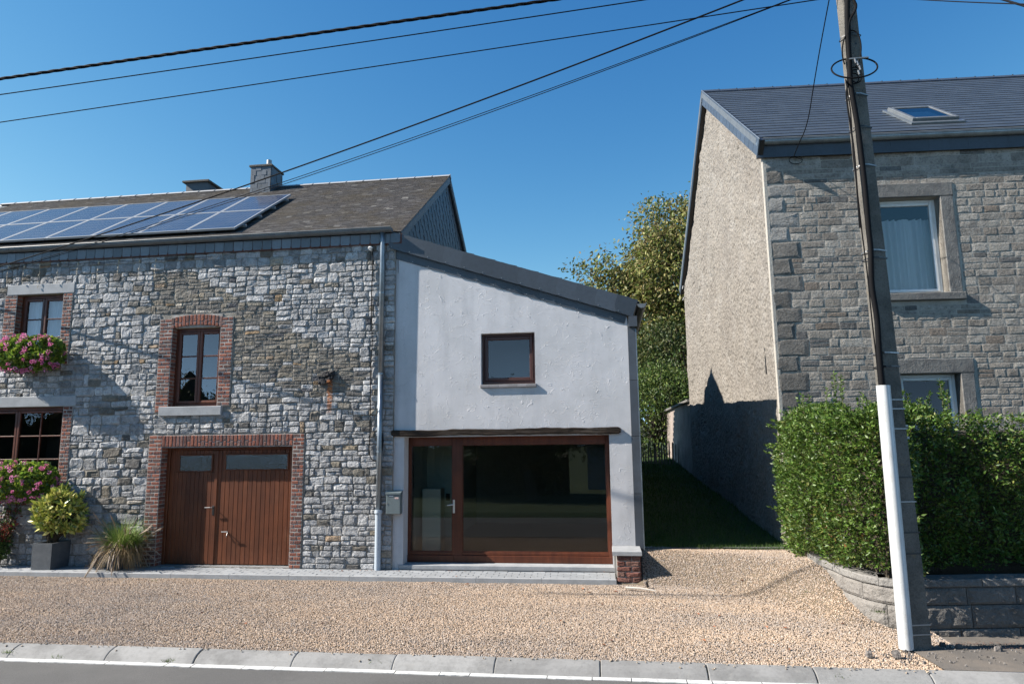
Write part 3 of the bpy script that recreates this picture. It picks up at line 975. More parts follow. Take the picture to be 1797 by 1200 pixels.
# lintels and sills
a = U(16, 502); b = U(132, 517)
MB().box(FAC, a[0], b[0], o1[3] + .001, a[1] - .0, -.02, .03, bev=.008).build('stone_lintel', MT['bluestone'], farm)
MB().box(FAC, o1[0] - .10, o1[1] + .1, o1[2] - .13, o1[2], -.12, .05, bev=.01).build('window_sill', MT['bluestone'], farm)
a = U(0, 697); b = U(134, 713)
MB().box(FAC, o3[0] - .2, b[0], o3[3] + .001, a[1], -.02, .028, bev=.008).build('stone_lintel', MT['bluestone'], farm)
MB().box(FAC, o3[0] - .10, o3[1] + .02, o3[2] - .13, o3[2], -.12, .06, bev=.01).build('window_sill', MT['bluestone'], farm)
a = U(278, 714, .06); b = U(387, 728, .06)
MB().box(FAC, a[0], b[0], b[1], a[1], -.12, .06, bev=.008).build('window_sill', MT['bluestone'], farm)
MB().box(FAC, o4[0] + .002, o4[1] - .002, -.05, .012, -.19, -.002, bev=.006).build('door_threshold', MT['bluestone'], farm)

# windows
window(farm, FAC, o1[0] + .001, o1[1] - .001, o1[2] + .001, o1[3] - .001, .11, MT['wood_red'], 2, 3, 1)
window(farm, FAC, o2[0] + .001, o2[1] - .001, o2[2] + .001, o2[3] - .036, .12, MT['wood_red'], 2, 3, 1, behind='none')
window(farm, FAC, o3[0] + .001, o3[1] - .001, o3[2] + .001, o3[3] - .001, .10, MT['wood_red'], 2, 3, 2, behind='none', room=2.0, glassm=MT['glass_dim'])

# garage door
gd = MB()
rc = .165
gx0, gx1, gz0, gz1 = o4[0] + .002, o4[1] - .002, .014, o4[3] - .013
gw = gx1 - gx0
# fixed frame
gd.box(FAC, gx0, gx0 + .055, gz0, gz1, -rc - .06, -rc + .015, bev=.005)
gd.box(FAC, gx1 - .045, gx1, gz0, gz1, -rc - .06, -rc + .015, bev=.005)
gd.box(FAC, gx0 + .055, gx1 - .045, gz1 - .045, gz1, -rc - .06, -rc + .013, bev=.005)
gdo = gd.build('garage_door', MT['wood_door'], farm)
lx0, lx1 = gx0 + .058, gx1 - .048
split_x = U(379, 850, -rc)[0]
def leaf_door(x0, x1, wx0, wx1, wz0, wz1, hx_left):
    MB().box(FAC, x0, x1, gz0 + .01, gz1 - .048, -rc - .05, -rc - .012, bev=.003).build('door_leaf', MT['wood_door'], gdo)
    st = .045
    e1, e2 = x0 + .004, x1 - .004
    n = round((e2 - e1) / .083)
    bwid = (e2 - e1) / n
    for i in range(n):
        a_, b_ = e1 + i * bwid + .0022, e1 + (i + 1) * bwid - .0022
        k = rnd.uniform(.8, 1.2); t = (k, k, k)
        lo, hi = gz0 + .012, gz1 - .05
        if b_ < wx0 - .03 or a_ > wx1 + .03:
            MB().box(FAC, a_, b_, lo, hi, -rc - .014, -rc, t, bev=.005).build('board', MT['wood_door'], gdo)
        else:
            MB().box(FAC, a_, b_, lo, wz0 - .022, -rc - .014, -rc, t, bev=.005).build('board', MT['wood_door'], gdo)
            MB().box(FAC, a_, b_, wz1 + .022, hi, -rc - .014, -rc, t, bev=.005).build('board', MT['wood_door'], gdo)
    m_ = MB()
    for q in ((wx0 - .025, wx0, wz0 - .02, wz1 + .02), (wx1, wx1 + .025, wz0 - .02, wz1 + .02), (wx0, wx1, wz0 - .02, wz0), (wx0, wx1, wz1, wz1 + .02)):
        m_.box(FAC, *q, -rc - .01, -rc + .012, bev=.004)
    m_.build('pane_frame', MT['wood_door'], gdo)
    MB().quad(FAC(wx0, wz0, -rc - .004), FAC(wx1, wz0, -rc - .004), FAC(wx1, wz1, -rc - .004), FAC(wx0, wz1, -rc - .004)).build('pane', MT['glass_obscure'], gdo)
p1 = U(315, 826, -rc); p2 = U(372, 799, -rc)
leaf_door(lx0, split_x - .002, p1[0], p2[0], p1[1], p2[1], True)
p1 = U(396, 823, -rc); p2 = U(505, 797, -rc)
leaf_door(split_x + .002, lx1, p1[0], p2[0], p1[1], p2[1], False)
# cover strip in the middle
MB().box(FAC, split_x - .028, split_x + .028, gz0 + .012, gz1 - .05, -rc + .001, -rc + .016, bev=.005).build('cover_strip', MT['wood_door'], gdo)
h = U(375, 893, -rc)
hb = MB(); hb.box(FAC, h[0] - .018, h[0] + .018, h[1] - .10, h[1] + .06, -rc, -rc + .022, bev=.004); hb.build('handle_plate', MT['black'], gdo)
MB().tube([FAC(h[0], h[1] + .03, -rc + .02), FAC(h[0], h[1] + .03, -rc + .062), FAC(h[0] - .03, h[1] + .032, -rc + .066), FAC(h[0] - .13, h[1] + .03, -rc + .066)], .0085, 8).build('handle', MT['metal'], gdo)
h = U(398, 932, -rc)
MB().tube([FAC(h[0], h[1], -rc), FAC(h[0], h[1], -rc + .07)], .009, 8).build('handle', MT['metal'], gdo)
MB().tube([FAC(h[0] - .06, h[1], -rc + .07), FAC(h[0] + .055, h[1], -rc + .07)], .009, 8).build('handle', MT['metal'], gdo)
MB().tube([FAC(h[0] + .015, h[1] - .02, -rc), FAC(h[0] + .015, h[1] - .07, -rc + .03), FAC(h[0] + .01, h[1] - .09, -rc + .03)], .007, 8).build('key', MT['metal'], gdo)

# ---- roof
ang = math.atan2(RIDGE[1] - 5.6, RIDGE[0] + .18)
RL = Fr((0, -.18, 5.6), (1, 0, 0), (0, math.cos(ang), math.sin(ang)), (0, -math.sin(ang), math.cos(ang)))
LR = math.hypot(RIDGE[0] + .18, RIDGE[1] - 5.6)
XR = -3.40
rf = MB()
rf.box(RL, XW - .1, XR - .3, .17, LR, -.12, -.03); rf.box(RL, XR - .3, XR, .17, LR, -.12, -.03)
RB = Fr((0, 7.9, 5.52), (-1, 0, 0), (0, -math.cos(.59), math.sin(.59)), (0, math.sin(.59), math.cos(.59)))
rf.box(RB, -XR, -XW + .1, 0, 4.93, -.12, -.02)
roof = rf.build('roof', MT['zinc_dull'], farm)
sl = MB()
OLD = [(.070, .065, .064), (.082, .076, .074), (.06, .057, .057), (.09, .083, .08), (.07, .064, .06), (.10, .095, .092)]
rows = int(LR / .078)
for i in range(rows):
    v0 = i * LR / rows
    x = -14.9 + rnd.uniform(0, .15)
    if v0 < .13: continue
    z = RL(0, v0).z
    while x < XR:
        w_ = rnd.uniform(.11, .16)
        x1 = min(x + w_, XR)
        k = rnd.uniform(.85, 1.15)
        t = rnd.choice(OLD)
        if rnd.random() < .03: t = (.20, .19, .175)
        t = (t[0] * k, t[1] * k, t[2] * k)
        lift = rnd.uniform(.003, .006); hh = LR / rows + .05
        dv = rnd.uniform(-.006, .006)
        a_, b_ = x + .002, x1 - .002
        v1 = min(v0 + hh, LR)
        c = [RL(a_, v0 + dv, lift - .012), RL(b_, v0 + dv, lift - .012 + rnd.uniform(-.002, .002)), RL(b_, v0 + dv, lift), RL(a_, v0 + dv, lift), RL(b_, v1, -.008), RL(a_, v1, -.008)]
        sl.add(c, [(0, 1, 2, 3), (3, 2, 4, 5), (1, 4, 2), (0, 3, 5)], t)
        x = x1
sl.build('weathered_slates', MT['slate_old'], farm, kind='stuff')
MT['pale_zinc'] = mat('pale_zinc_ridge', (.34, .34, .34), .6, .1)
# ridge capping in short zinc lengths
x = XW
while x < XR:
    x1 = min(x + .42, XR + .01)
    m_ = MB()
    p = RIDGE
    z = p[1] + .015
    vs = []
    for xx in (x, x1 - .004):
        vs += [(xx, p[0] - .10, z - .062), (xx, p[0] - .02, z), (xx, p[0] + .02, z), (xx, p[0] + .10, z - .062)]
    m_.add(vs, [(0, 4, 5, 1), (1, 5, 6, 2), (2, 6, 7, 3), (0, 1, 2, 3), (7, 6, 5, 4)])
    m_.tube([(x1 - .004, p[0] - .10, z - .058), (x1 - .004, p[0] - .02, z + .005)], .008, 6)
    if x > -15.2: m_.build('ridge_cap', MT['pale_zinc'], roof)
    x = x1
# slate hung gable above the annex: large diamond slates
GF = Fr((XE + .03, 0, 0), (0, 1, 0), (0, 0, 1), (1, 0, 0))
gbk = MB(); gbk.add([GF(.02, 5.35), GF(7.6, 5.0), GF(7.6, 5.7), GF(RIDGE[0], RIDGE[1] - .08), GF(.02, 5.66)], [(0, 1, 2, 3, 4)]).build('gable_boarding', MT['black'], farm)
gp = []
def roof_h(y):
    return (5.6 + (y + .18) * math.tan(ang) if y < RIDGE[0] else RIDGE[1] - (y - RIDGE[0]) * math.tan(.59)) - .09
DS = .33
i = 0
z = 5.2
while z < 8.3:
    y = -.1 + (i % 2) * DS / 2 * 1.4
    while y < 7.6:
        poly = [(y, z - DS * .72), (y + DS * .5, z - DS * .05), (y + DS * .5, z + DS * .35), (y - DS * .5, z + DS * .35), (y - DS * .5, z - DS * .05)]
        poly = [(max(a_, .03), min(b_, roof_h(max(a_, .03)))) for a_, b_ in poly]
        if max(p[1] for p in poly) - min(p[1] for p in poly) > .06 and z - DS * .72 < roof_h(y):
            k = rnd.uniform(.88, 1.1); t = (.06 * k, .08 * k, .105 * k)
            def mk(mb, poly=poly, t=t, i=i):
                o_ = Fr(GF.o, GF.u, (Vector((0, 0, 1)) - GF.w * .035), GF.w)
                c = [GF(a_, b_, .014 if n_ == 0 else (.009 if n_ in (1, 4) else .002)) for n_, (a_, b_) in enumerate(poly)]
                d = [p - GF.w * .006 for p in c]
                mb.add(c + d, [(0, 1, 2, 3, 4), (0, 5, 6, 1), (4, 9, 5, 0), (4, 3, 8, 9), (1, 6, 7, 2)], t)
            gp.append((mk, GF(y, z), DS * DS * .7))
        y += DS * 1.0
    z += DS * .5
    i += 1
split_parts(gp, 'gable_slate', 'hidden_gable_slates', MT['slate_new'], farm, lambda p: show(p[1], p[2]) if p[1].z > 5.6 else -1, 260)
# verge strip of the gable
vg = MB()
vg.box(Fr((XR - .04, -.18, 5.6), (1, 0, 0), RL.v, RL.w), 0, .035, .17, LR, -.16, -.01)
vg.box(Fr((XR - .04, 7.9, 5.52), (1, 0, 0), RB.v, RB.w), 0, .035, 0, 4.93, -.16, -.0)
vg.build('verge_board', MT['zinc_dull'], roof)

# slate fascia and gutter
fb = MB().box(FAC, XW + 1.8, XE + .12, ZF, 5.66, -.0, .045).build('fascia_board', MT['wood_red'], farm)
x = XE + .10
while x > -14:
    x1 = x - .182
    k = rnd.uniform(.7, 1.25)
    m_ = MB()
    h0, h1 = ZF + .012, 5.655
    poly = [(x1 + .007, h1), (x1 + .007, h0 + .03), (x1 + .02, h0), (x - .025, h0), (x - .007, h0 + .035), (x - .007, h1)]
    f2 = Fr(FAC.o, FAC.u, FAC.v + FAC.w * 0, FAC.w)
    c1 = [FAC(u, v, .062 - (u - x1) * .05) for u, v in poly]
    c0 = [FAC(u, v, .054 - (u - x1) * .05) for u, v in poly]
    n = len(poly)
    m_.add(c0 + c1, [tuple(range(n, 2 * n))[::-1], tuple(range(n))] + [(i, (i + 1) % n, n + (i + 1) % n, n + i) for i in range(n)], (.13 * k, .155 * k, .18 * k))
    m_.build('fascia_slate', MT['slate_new'], farm)
    x = x1
GUT = Fr((0, -.100, 5.735), (1, 0, 0), (0, 0, 1), (0, -1, 0))
half_gutter(GUT, -14, XE - .04, .072, 'gutter', MT['zinc_dull'], farm, .262)
# sub-part: rust coloured soffit line is the board itself; down pipe
dp0 = atY(672, 428, -.10); dp1 = atY(659, 998, -.10)
pxs = (dp0.x + dp1.x) / 2
MB().tube([(pxs, -.085, 5.67), (pxs, -.060, 5.45), (pxs, -.052, 3.2)], .044, 14).build('downpipe', MT['zinc'], farm, smooth=True)
zj = atY(660, 900, -.09).z
MB().tube([(pxs, -.052, 3.205), (pxs, -.052, zj - .02)], .0435, 14).build('downpipe', MT['zinc'], farm, smooth=True)
MT['pale_pvc'] = mat('pale_blue_grey_pipe', (.42, .48, .54), .5)
lp = MB(); 
n = 12
for i in range(n):
    pass
lp.tube([(pxs, -.056, 0), (pxs, -.056, zj)], .050, 24)
lo = lp.build('downpipe_shoe', MT['pale_pvc'], farm)
MB().tube([(pxs, -.056, zj - .01), (pxs, -.056, zj + .012), (pxs, -.056, zj + .014), (pxs, -.056, zj + .05)], [.062, .066, .064, .06], 18).build('pipe_collar', MT['pale_pvc'], farm)
for z in (3.2, 4.6, 1.9):
    MB().tube([(pxs, -.053, z - .012), (pxs, -.053, z + .012)], .048, 14).build('pipe_collar', MT['zinc'], farm)

# chimneys
MT['dark_sheet'] = mat('dark_slate_cladding_sheet', (.06, .075, .09), .6, var=[(6, .8, .45, .7)])
def chimney(px0, px1, pyt, pyb, Y, depth, slate, cap_over, capt, pot=False, fromz=None):
    p0 = atY(px0, pyt, Y); p1 = atY(px1, pyt, Y)
    zt = p0.z
    zb = fromz
    X0, X1 = p0.x, p1.x
    c = MB().box(WORLD, X0, X1, Y, Y + depth, zb, zt)
    ch = c.build('chimney', MT['black'] if slate else MT['dark_sheet'], farm)
    MB().box(WORLD, X0 - cap_over, X1 + cap_over, Y - cap_over, Y + depth + cap_over, zt, zt + capt, (.12, .11, .10), bev=.01).build('chimney_cap', MT['slate_old'], ch)
    if slate:
        for fr_, L_ in ((Fr((X0, Y, 0), (1, 0, 0), (0, 0, 1), (0, -1, 0)), X1 - X0), (Fr((X1, Y, 0), (0, 1, 0), (0, 0, 1), (1, 0, 0)), depth)):
            z = zb + .35
            i = 0
            while z < zt - .01:
                h = rnd.uniform(.085, .12); z1 = min(z + h, zt - .003)
                u = -rnd.uniform(0, .08)
                while u < L_:
                    u1 = u + rnd.uniform(.09, .2)
                    a_, b_ = max(u, 0) + .003, min(u1, L_) - .003
                    if b_ - a_ > .02:
                        k = rnd.uniform(.7, 1.3)
                        w_ = rnd.uniform(.010, .02)
                        mb = MB(); mb.box(fr_, a_, b_, z + .002, z1, .001, w_, (.085 * k, .10 * k, .12 * k))
                        mb.build('chimney_slate', MT['slate_new'], ch)
                    u = u1
                z = z1; i += 1
        MB().box(WORLD, X0 - .06, X1 + .05, Y - .10, Y, zb + .25, zb + .36).build('chimney_flashing', MT['zinc'], ch)
    if pot:
        cx, cy = (X0 + X1) / 2 + .05, Y + depth * .5
        MB().tube([(cx, cy, zt + capt), (cx, cy, zt + capt + .05), (cx, cy, zt + capt + .05), (cx, cy, zt + capt + .10)], [.15, .13, .10, .09], 16).build('cowl', MT['black'], ch)
        MB().tube([(cx, cy, zt + capt + .09), (cx, cy, zt + capt + .22)], .06, 16).build('flue_pipe', MT['metal'], ch)
    return ch
chimney(441, 476, 294, 333, 3.35, .55, True, .035, .05, True, 7.5)
chimney(327, 364, 322, 333, 4.2, .6, False, .07, .05, False, 7.6)

# solar panels
PV = .10
def R_(x, y):
    return RL.px(x, y, PV)
lb0 = R_(409, 401); lb1 = R_(2.5, 421)
ub = R_(508, 342); mid = R_(459, 367)
print('solar', lb0, lb1, ub, mid, LR)
pw = (lb0[0] - lb1[0]) / 5
r0, r2 = (lb0[1] + lb1[1]) / 2, (ub[1] + R_(0, 371)[1]) / 2
ph = (r2 - r0) / 2
MT['pv_glass'] = mat('solar_cell_glass', (.032, .042, .075), .22, spec=.5, coat=.25, tint=True, var=[(1.1, (.055, .06, .085), .4, .6)])
MT['pv_grid'] = mat('solar_cell_fingers', (.15, .165, .20), .4)
MT['alu'] = mat('anodised_frame', (.42, .43, .44), .45, .5)
RX = (lb0[0] + ub[0]) / 2
ordn = ['rightmost', 'second from the right', 'third from the right', 'fourth from the right', 'fifth from the right', 'sixth from the right', 'seventh from the right', 'eighth from the right', 'leftmost']
for row in range(2):
    for c in range(8):
        u1 = RX - c * pw; u0 = u1 - pw + .012
        v0 = r0 + row * ph; v1 = v0 + ph - .012
        t = thing('solar_panel', RL((u0 + u1) / 2, (v0 + v1) / 2, PV), 'blue solar panel, %s in the %s row on the farmhouse roof' % (ordn[c], 'lower' if row == 0 else 'upper'), 'solar panel', 'solar panels on the farmhouse roof')
        f = MB()
        fw = .03
        f.box(RL, u0, u0 + fw, v0, v1, PV - .04, PV); f.box(RL, u1 - fw, u1, v0, v1, PV - .04, PV)
        f.box(RL, u0 + fw, u1 - fw, v0, v0 + fw, PV - .04, PV); f.box(RL, u0 + fw, u1 - fw, v1 - fw, v1, PV - .04, PV)
        f.build('frame', MT['alu'], t)
        MB().box(RL, u0 + fw, u1 - fw, v0 + fw, v1 - fw, PV - .03, PV - .004, (1, 1, 1)).build('cells', MT['pv_glass'], t)
        gm = MB()
        for i in range(1, 10):
            x = u0 + fw + (u1 - u0 - 2 * fw) * i / 10
            gm.quad(RL(x - .003, v0 + fw, PV - .002), RL(x + .003, v0 + fw, PV - .002), RL(x + .003, v1 - fw, PV - .002), RL(x - .003, v1 - fw, PV - .002))
        for i in range(1, 6):
            y = v0 + fw + (v1 - v0 - 2 * fw) * i / 6
            gm.quad(RL(u0 + fw, y - .003, PV - .0015), RL(u1 - fw, y - .003, PV - .0015), RL(u1 - fw, y + .003, PV - .0015), RL(u0 + fw, y + .003, PV - .0015))
        gm.build('cell_grid', MT['pv_grid'], t, kind='stuff')
        if c < 2:
            for v in (v0 + ph * .25, v0 + ph * .75):
                MB().box(RL, u0, u1 + .06, v - .02, v + .02, .012, PV - .041).build('mounting_rail', MT['alu'], t)

# small fittings on the stone front
an = U(575, 662); 
aw = MB()
for k_ in range(9):
    cx, cy = an[0] + rnd.uniform(-.09, .07), an[1] + rnd.uniform(-.12, .07)
    s_ = rnd.uniform(.05, .09)
    stone_verts(aw, FAC, cx - s_, cx + s_, cy - s_ * .8, cy + s_ * .8, rnd.uniform(.05, .09), (.035, .033, .035))
_prop(aw.build('wall_anchor', MT['stone'], farm), 'dark lumpy iron wall anchor')
sn = U(651, 436, .05)
MB().tube([FAC(sn[0], sn[1] - .03, 0), FAC(sn[0], sn[1] - .03, .08), FAC(sn[0], sn[1] + .0, .08), FAC(sn[0], sn[1] + .02, .08)], [.02, .02, .045, .03], 12).build('eave_sensor', MT['white_paint'], farm)
cb = MB()
pts = [(654, 440), (654, 470), (652, 520), (653, 600), (651, 640), (650, 700), (649, 760), (648, 790), (652, 805), (662, 808), (668, 800), (671, 785), (672, 770), (670, 758), (668, 757)]
def curve(pts, n=6):
    out = []
    P_ = [Vector(p) for p in pts]
    for i in range(len(P_) - 1):
        p0 = P_[max(i - 1, 0)]; p1 = P_[i]; p2 = P_[i + 1]; p3 = P_[min(i + 2, len(P_) - 1)]
        for k in range(n):
            t = k / n
            out.append(.5 * ((2 * p1) + (p2 - p0) * t + (2 * p0 - 5 * p1 + 4 * p2 - p3) * t * t + (3 * p1 - p0 - 3 * p2 + p3) * t ** 3))
    out.append(P_[-1])
    return out
cb.tube(curve([atY(x, y, -.035) for x, y in pts], 4), .009, 6)
_prop(cb.build('wall_cable', MT['black_rubber']), 'black cable running down the stone wall beside the downpipe, looped near its foot', 'cable')

# icicle light string under the eave
ls = thing('light_string', FAC(-9.5, 5.35, .06), 'thin string of small pale lights hanging under the eave of the stone farmhouse', 'light string')
MT['clip'] = mat('pale_plastic_clip', (.45, .38, .28), .6)
MB().tube([FAC(-11.9 + i * .2, 5.40 + .012 * math.sin(i * 2.1), .045) for i in range(26)], .004, 5).build('wire', MT['black_rubber'], ls)
for px_ in (15, 43, 70, 102, 137, 173, 208, 245, 273):
    p = U(px_, 467 - px_ * .033, .045)
    MB().box(FAC, p[0] - .012, p[0] + .012, 5.375, 5.42, .03, .055, bev=.004).build('clip', MT['clip'], ls)
    q = p[0]
    z = 5.38
    m_ = MB()
    dl = rnd.uniform(.12, .45)
    m_.tube([FAC(q, z, .045), FAC(q + rnd.uniform(-.02, .02), z - dl * .5, .05), FAC(q + rnd.uniform(-.03, .03), z - dl, .05)], .0022, 4)
    m_.build('hanging_wire', MT['clip'], ls)
    for b_ in (.4, .75, 1.0):
        MB().tube([FAC(q, z - dl * b_, .05), FAC(q, z - dl * b_ - .03, .052)], .007, 6).build('bulb', MT['clip'], ls)

# ================================================================== STUCCO ANNEX
YS = .045
AF = Fr((0, YS, 0), (1, 0, 0), (0, 0, 1), (0, -1, 0))
annex = thing('stucco_annex', (-1.5, 4, 0), 'pale grey stucco annex with a lean-to slate roof and a big brown framed shop window', 'house annex')

def stucco_mat():
    m_ = bpy.data.materials.new('trowelled_stucco'); m_.use_nodes = True
    nt = m_.node_tree; N = nt.nodes; L = nt.links; b = N['Principled BSDF']
    b.inputs['Roughness'].default_value = .92; b.inputs['Specular IOR Level'].default_value = .25
    geo = N.new('ShaderNodeNewGeometry')
    def nz(sc, det=3, ro=.5, dist=0.0, off=0):
        v = geo.outputs['Position']
        if off:
            a = N.new('ShaderNodeVectorMath'); a.operation = 'ADD'; L.new(v, a.inputs[0]); a.inputs[1].default_value = (off, off * 2, off * 3); v = a.outputs[0]
        t = N.new('ShaderNodeTexNoise'); t.inputs['Scale'].default_value = sc; t.inputs['Detail'].default_value = det; t.inputs['Roughness'].default_value = ro; t.inputs['Distortion'].default_value = dist
        L.new(v, t.inputs['Vector']); return t.outputs[0]
    def mth(op, a, b_=None, c=None, cl=False):
        q = N.new('ShaderNodeMath'); q.operation = op; q.use_clamp = cl
        for i, x in enumerate((a, b_, c)):
            if x is None: continue
            if isinstance(x, (int, float)): q.inputs[i].default_value = x
            else: L.new(x, q.inputs[i])
        return q.outputs[0]
    def mr(v, a, b_, c=0.0, d=1.0):
        q = N.new('ShaderNodeMapRange'); L.new(v, q.inputs['Value'])
        q.inputs['From Min'].default_value = a; q.inputs['From Max'].default_value = b_; q.inputs['To Min'].default_value = c; q.inputs['To Max'].default_value = d
        return q.outputs[0]
    # colour: pale grey with soft clouds and faint drips
    x = N.new('ShaderNodeMix'); x.data_type = 'RGBA'
    x.inputs[6].default_value = (.47, .468, .48, 1); x.inputs[7].default_value = (.41, .41, .418, 1)
    L.new(mr(nz(1.3, 5, .6), .42, .62), x.inputs[0])
    x2 = N.new('ShaderNodeMix'); x2.data_type = 'RGBA'; x2.blend_type = 'MULTIPLY'
    L.new(x.outputs[2], x2.inputs[6]); x2.inputs[7].default_value = (.88, .885, .89, 1)
    sv = N.new('ShaderNodeVectorMath'); sv.operation = 'MULTIPLY'; L.new(geo.outputs['Position'], sv.inputs[0]); sv.inputs[1].default_value = (3.0, 3.0, .35)
    t = N.new('ShaderNodeTexNoise'); t.inputs['Scale'].default_value = 1.6; t.inputs['Detail'].default_value = 5; L.new(sv.outputs[0], t.inputs['Vector'])
    L.new(mr(t.outputs[0], .47, .72), x2.inputs[0])
    L.new(x2.outputs[2], b.inputs['Base Color'])
    # trowel ridges: short curved lips left by the float
    def ridges(sc, off, lo, wid):
        a = nz(sc, 2.2, .55, .9, off)
        r1 = mth('SUBTRACT', 1.0, mth('MULTIPLY', mth('ABSOLUTE', mth('SUBTRACT', a, .5)), 1.0 / wid), None, True)
        side = mr(a, .5, .56, 0.0, 1.0)
        msk = mr(nz(sc * 1.1, 2, .5, .5, off + 7), lo, lo + .05)
        return mth('MULTIPLY', r1, msk)
    h = mth('ADD', mth('MULTIPLY', ridges(3.2, 1, .49, .007), .8), mth('MULTIPLY', ridges(5.4, 5, .49, .010), .7))
    h = mth('ADD', h, mth('MULTIPLY', ridges(4.2, 11, .56, .009), .7))
    h = mth('ADD', h, mth('MULTIPLY', nz(2.2, 4, .55), .9))
    h = mth('ADD', h, mth('MULTIPLY', nz(70, 3, .6), .16))
    bn = N.new('ShaderNodeBump'); bn.inputs['Strength'].default_value = .55; bn.inputs['Distance'].default_value = .010
    L.new(h, bn.inputs['Height']); L.new(bn.outputs[0], b.inputs['Normal'])
    return m_
MT['stucco'] = stucco_mat()
A = AF.px
XS0, XS1 = XE + .0, .43
# sloping head of the wall
lt = A(688, 440); lr = A(1101, 560)
slope = (lt[1] - lr[1]) / (lr[0] - lt[0])
def head(u): return lt[1] + .03 - slope * (u - lt[0])
shop = (A(709, 800)[0], A(1070, 800)[0], .0, A(880, 765)[1])
sw_ = (A(844, 640)[0], A(939, 640)[0], A(890, 674)[1], A(890, 584)[1])
wall_with_holes(AF, XS0, XS1, -.12, head(XS0) if False else 4.0, [shop, sw_], .30, 'front_wall', MT['stucco'], annex, top=head)
ab = MB()
DA = 10.2
ab.add([(XS1 + .02, YS, -.1), (XS1 + .02, DA, -.1), (XS1 + .02, DA, head(XS1)), (XS1 + .02, YS, head(XS1))], [(0, 1, 2, 3)])
ab.add([(XS1 + .02, DA, -.1), (XE, DA, -.1), (XE, DA, head(XE)), (XS1 + .02, DA, head(XS1))], [(0, 1, 2, 3)])
ab.build('rear_walls', MT['stucco'], annex)
# cladding of tall dark slates on the right flank, edge seen as a dark band
MT['cladding'] = mat('dark_slate_cladding', (.06, .072, .09), .5, tint=True, var=[(3, (.045, .052, .062), .4, .65)])
z = .36
j_ = [A(1122, 962)[1], A(1117, 865)[1], A(1112, 752)[1], A(1110, 652)[1], head(XS1) - .05]
j_ = [.34, 1.2, 2.1, 3.0, head(XS1) - .04]
for i in range(4):
    k = (.9, 1.08, .95, 1.05)[i]
    MB().box(WORLD, XS1 + .003, XS1 + .125, YS - .012, DA, j_[i] + .003, j_[i + 1] - .003, (k, k, k), bev=.004).build('cladding_panel', MT['cladding'], annex)
MB().box(WORLD, XS1 + .126, XS1 + .14, YS - .02, YS + .06, .33, head(XS1) - .2).build('cladding_trim', MT['zinc'], annex)

# roof slab and two lapped layers of verge slates
tl = atY(700, 411, 0); tr = atY(1119, 527, 0)
sl_a = (tl.z - tr.z) / (tr.x - tl.x)
V_ = Fr((tl.x, 0, tl.z), (1, 0, -sl_a), (sl_a, 0, 1), (0, -1, 0))
Lr = math.hypot(tr.x - tl.x, tr.z - tl.z)
print('annex slope', sl_a, slope, tl, tr)
AR = Fr((tl.x, -.04, tl.z), (1, 0, -sl_a), (0, 1, 0), (sl_a, 0, 1))
MB().box(AR, -.0, Lr, .03, DA + .3, -.16, -.012).build('roof', MT['zinc_dull'], annex)
rs = []
nr = 22
for i in range(nr):
    u0 = i * Lr / nr
    y = .01 + (i % 2) * .15
    while y < DA + .2:
        k = rnd.uniform(.8, 1.15)
        def mk(mb, u0=u0, y=y, k=k):
            c = [AR(u0, y + .003, -.004), AR(u0, y + .297, -.004), AR(u0 + Lr / nr + .04, y + .297, .012), AR(u0 + Lr / nr + .04, y + .003, .012)]
            d = [p - AR.w * .006 for p in c]
            mb.add(c + d, [(0, 3, 2, 1), (3, 7, 6, 2), (0, 4, 7, 3)], (.07 * k, .085 * k, .105 * k))
        rs.append((mk, AR(u0, y, 0), 1)); y += .3
m_ = MB()
for p in rs: p[0](m_)
m_.build('roof_slates', MT['slate_new'], annex, kind='stuff')
MB().box(V_, -.02, Lr, -.16, -.004, -.09, .015).build('verge_board', MT['black'], annex)
MB().box(V_, .02, Lr - .10, -.42, -.16, -.085, -.05).build('verge_board', MT['black'], annex)
def verge_row(n, u0, u1, v0, v1, w_, nails, step=.020):
    st = (u1 - u0) / n
    for i in range(n):
        a = u0 + st * i; b = a + st + .05
        if i == n - 1: b = u1
        h = v1 - v0
        pl = [(a, v1), (a + .0, v0 + h * .45), (a + .015, v0 + h * .22), (a + .05, v0 + .01), (a + .10, v0), (b, v0), (b, v1)]
        k = rnd.uniform(.75, 1.25)
        lo = w_ + step; hi = w_ + .000
        f_ = lambda u: lo + (hi - lo) * (u - a) / (b - a)
        c1 = [V_(u, v, f_(u) + .014) for u, v in pl]; c0 = [V_(u, v, f_(u)) for u, v in pl]
        m_ = len(pl)
        mb = MB(); mb.add(c0 + c1, [tuple(range(m_)), tuple(range(2 * m_ - 1, m_ - 1, -1))] + [(q, (q + 1) % m_, m_ + (q + 1) % m_, m_ + q) for q in range(m_)], (.058 * k, .07 * k, .086 * k))
        o_ = mb.build('verge_slate', MT['slate_new'], annex)
        if nails:
            MB().tube([V_(a + .085, v0 + .03, f_(a) + .004), V_(a + .085, v0 + .03, f_(a) + .016)], .008, 6).build('slate_hook', MT['metal'], o_)
verge_row(13, -.12, Lr - .0, -.29, .0, .016, True)
verge_row(14, .01, Lr - .10, -.43, -.24, -.048, True, .012)
# gutter running back along the low eave
ge = atY(1124, 533, -.05)
G2 = Fr((ge.x + .02, -.06, ge.z), (0, 1, 0), (0, 0, 1), (1, 0, 0))
half_gutter(G2, 0, DA + .1, .07, 'gutter', MT['zinc_dull'], annex, .3)
MB().box(WORLD, XS1 + .02, XS1 + .155, YS - .1, DA, head(XS1) - .17, head(XS1) + .0).build('eave_board', MT['cladding'], annex)

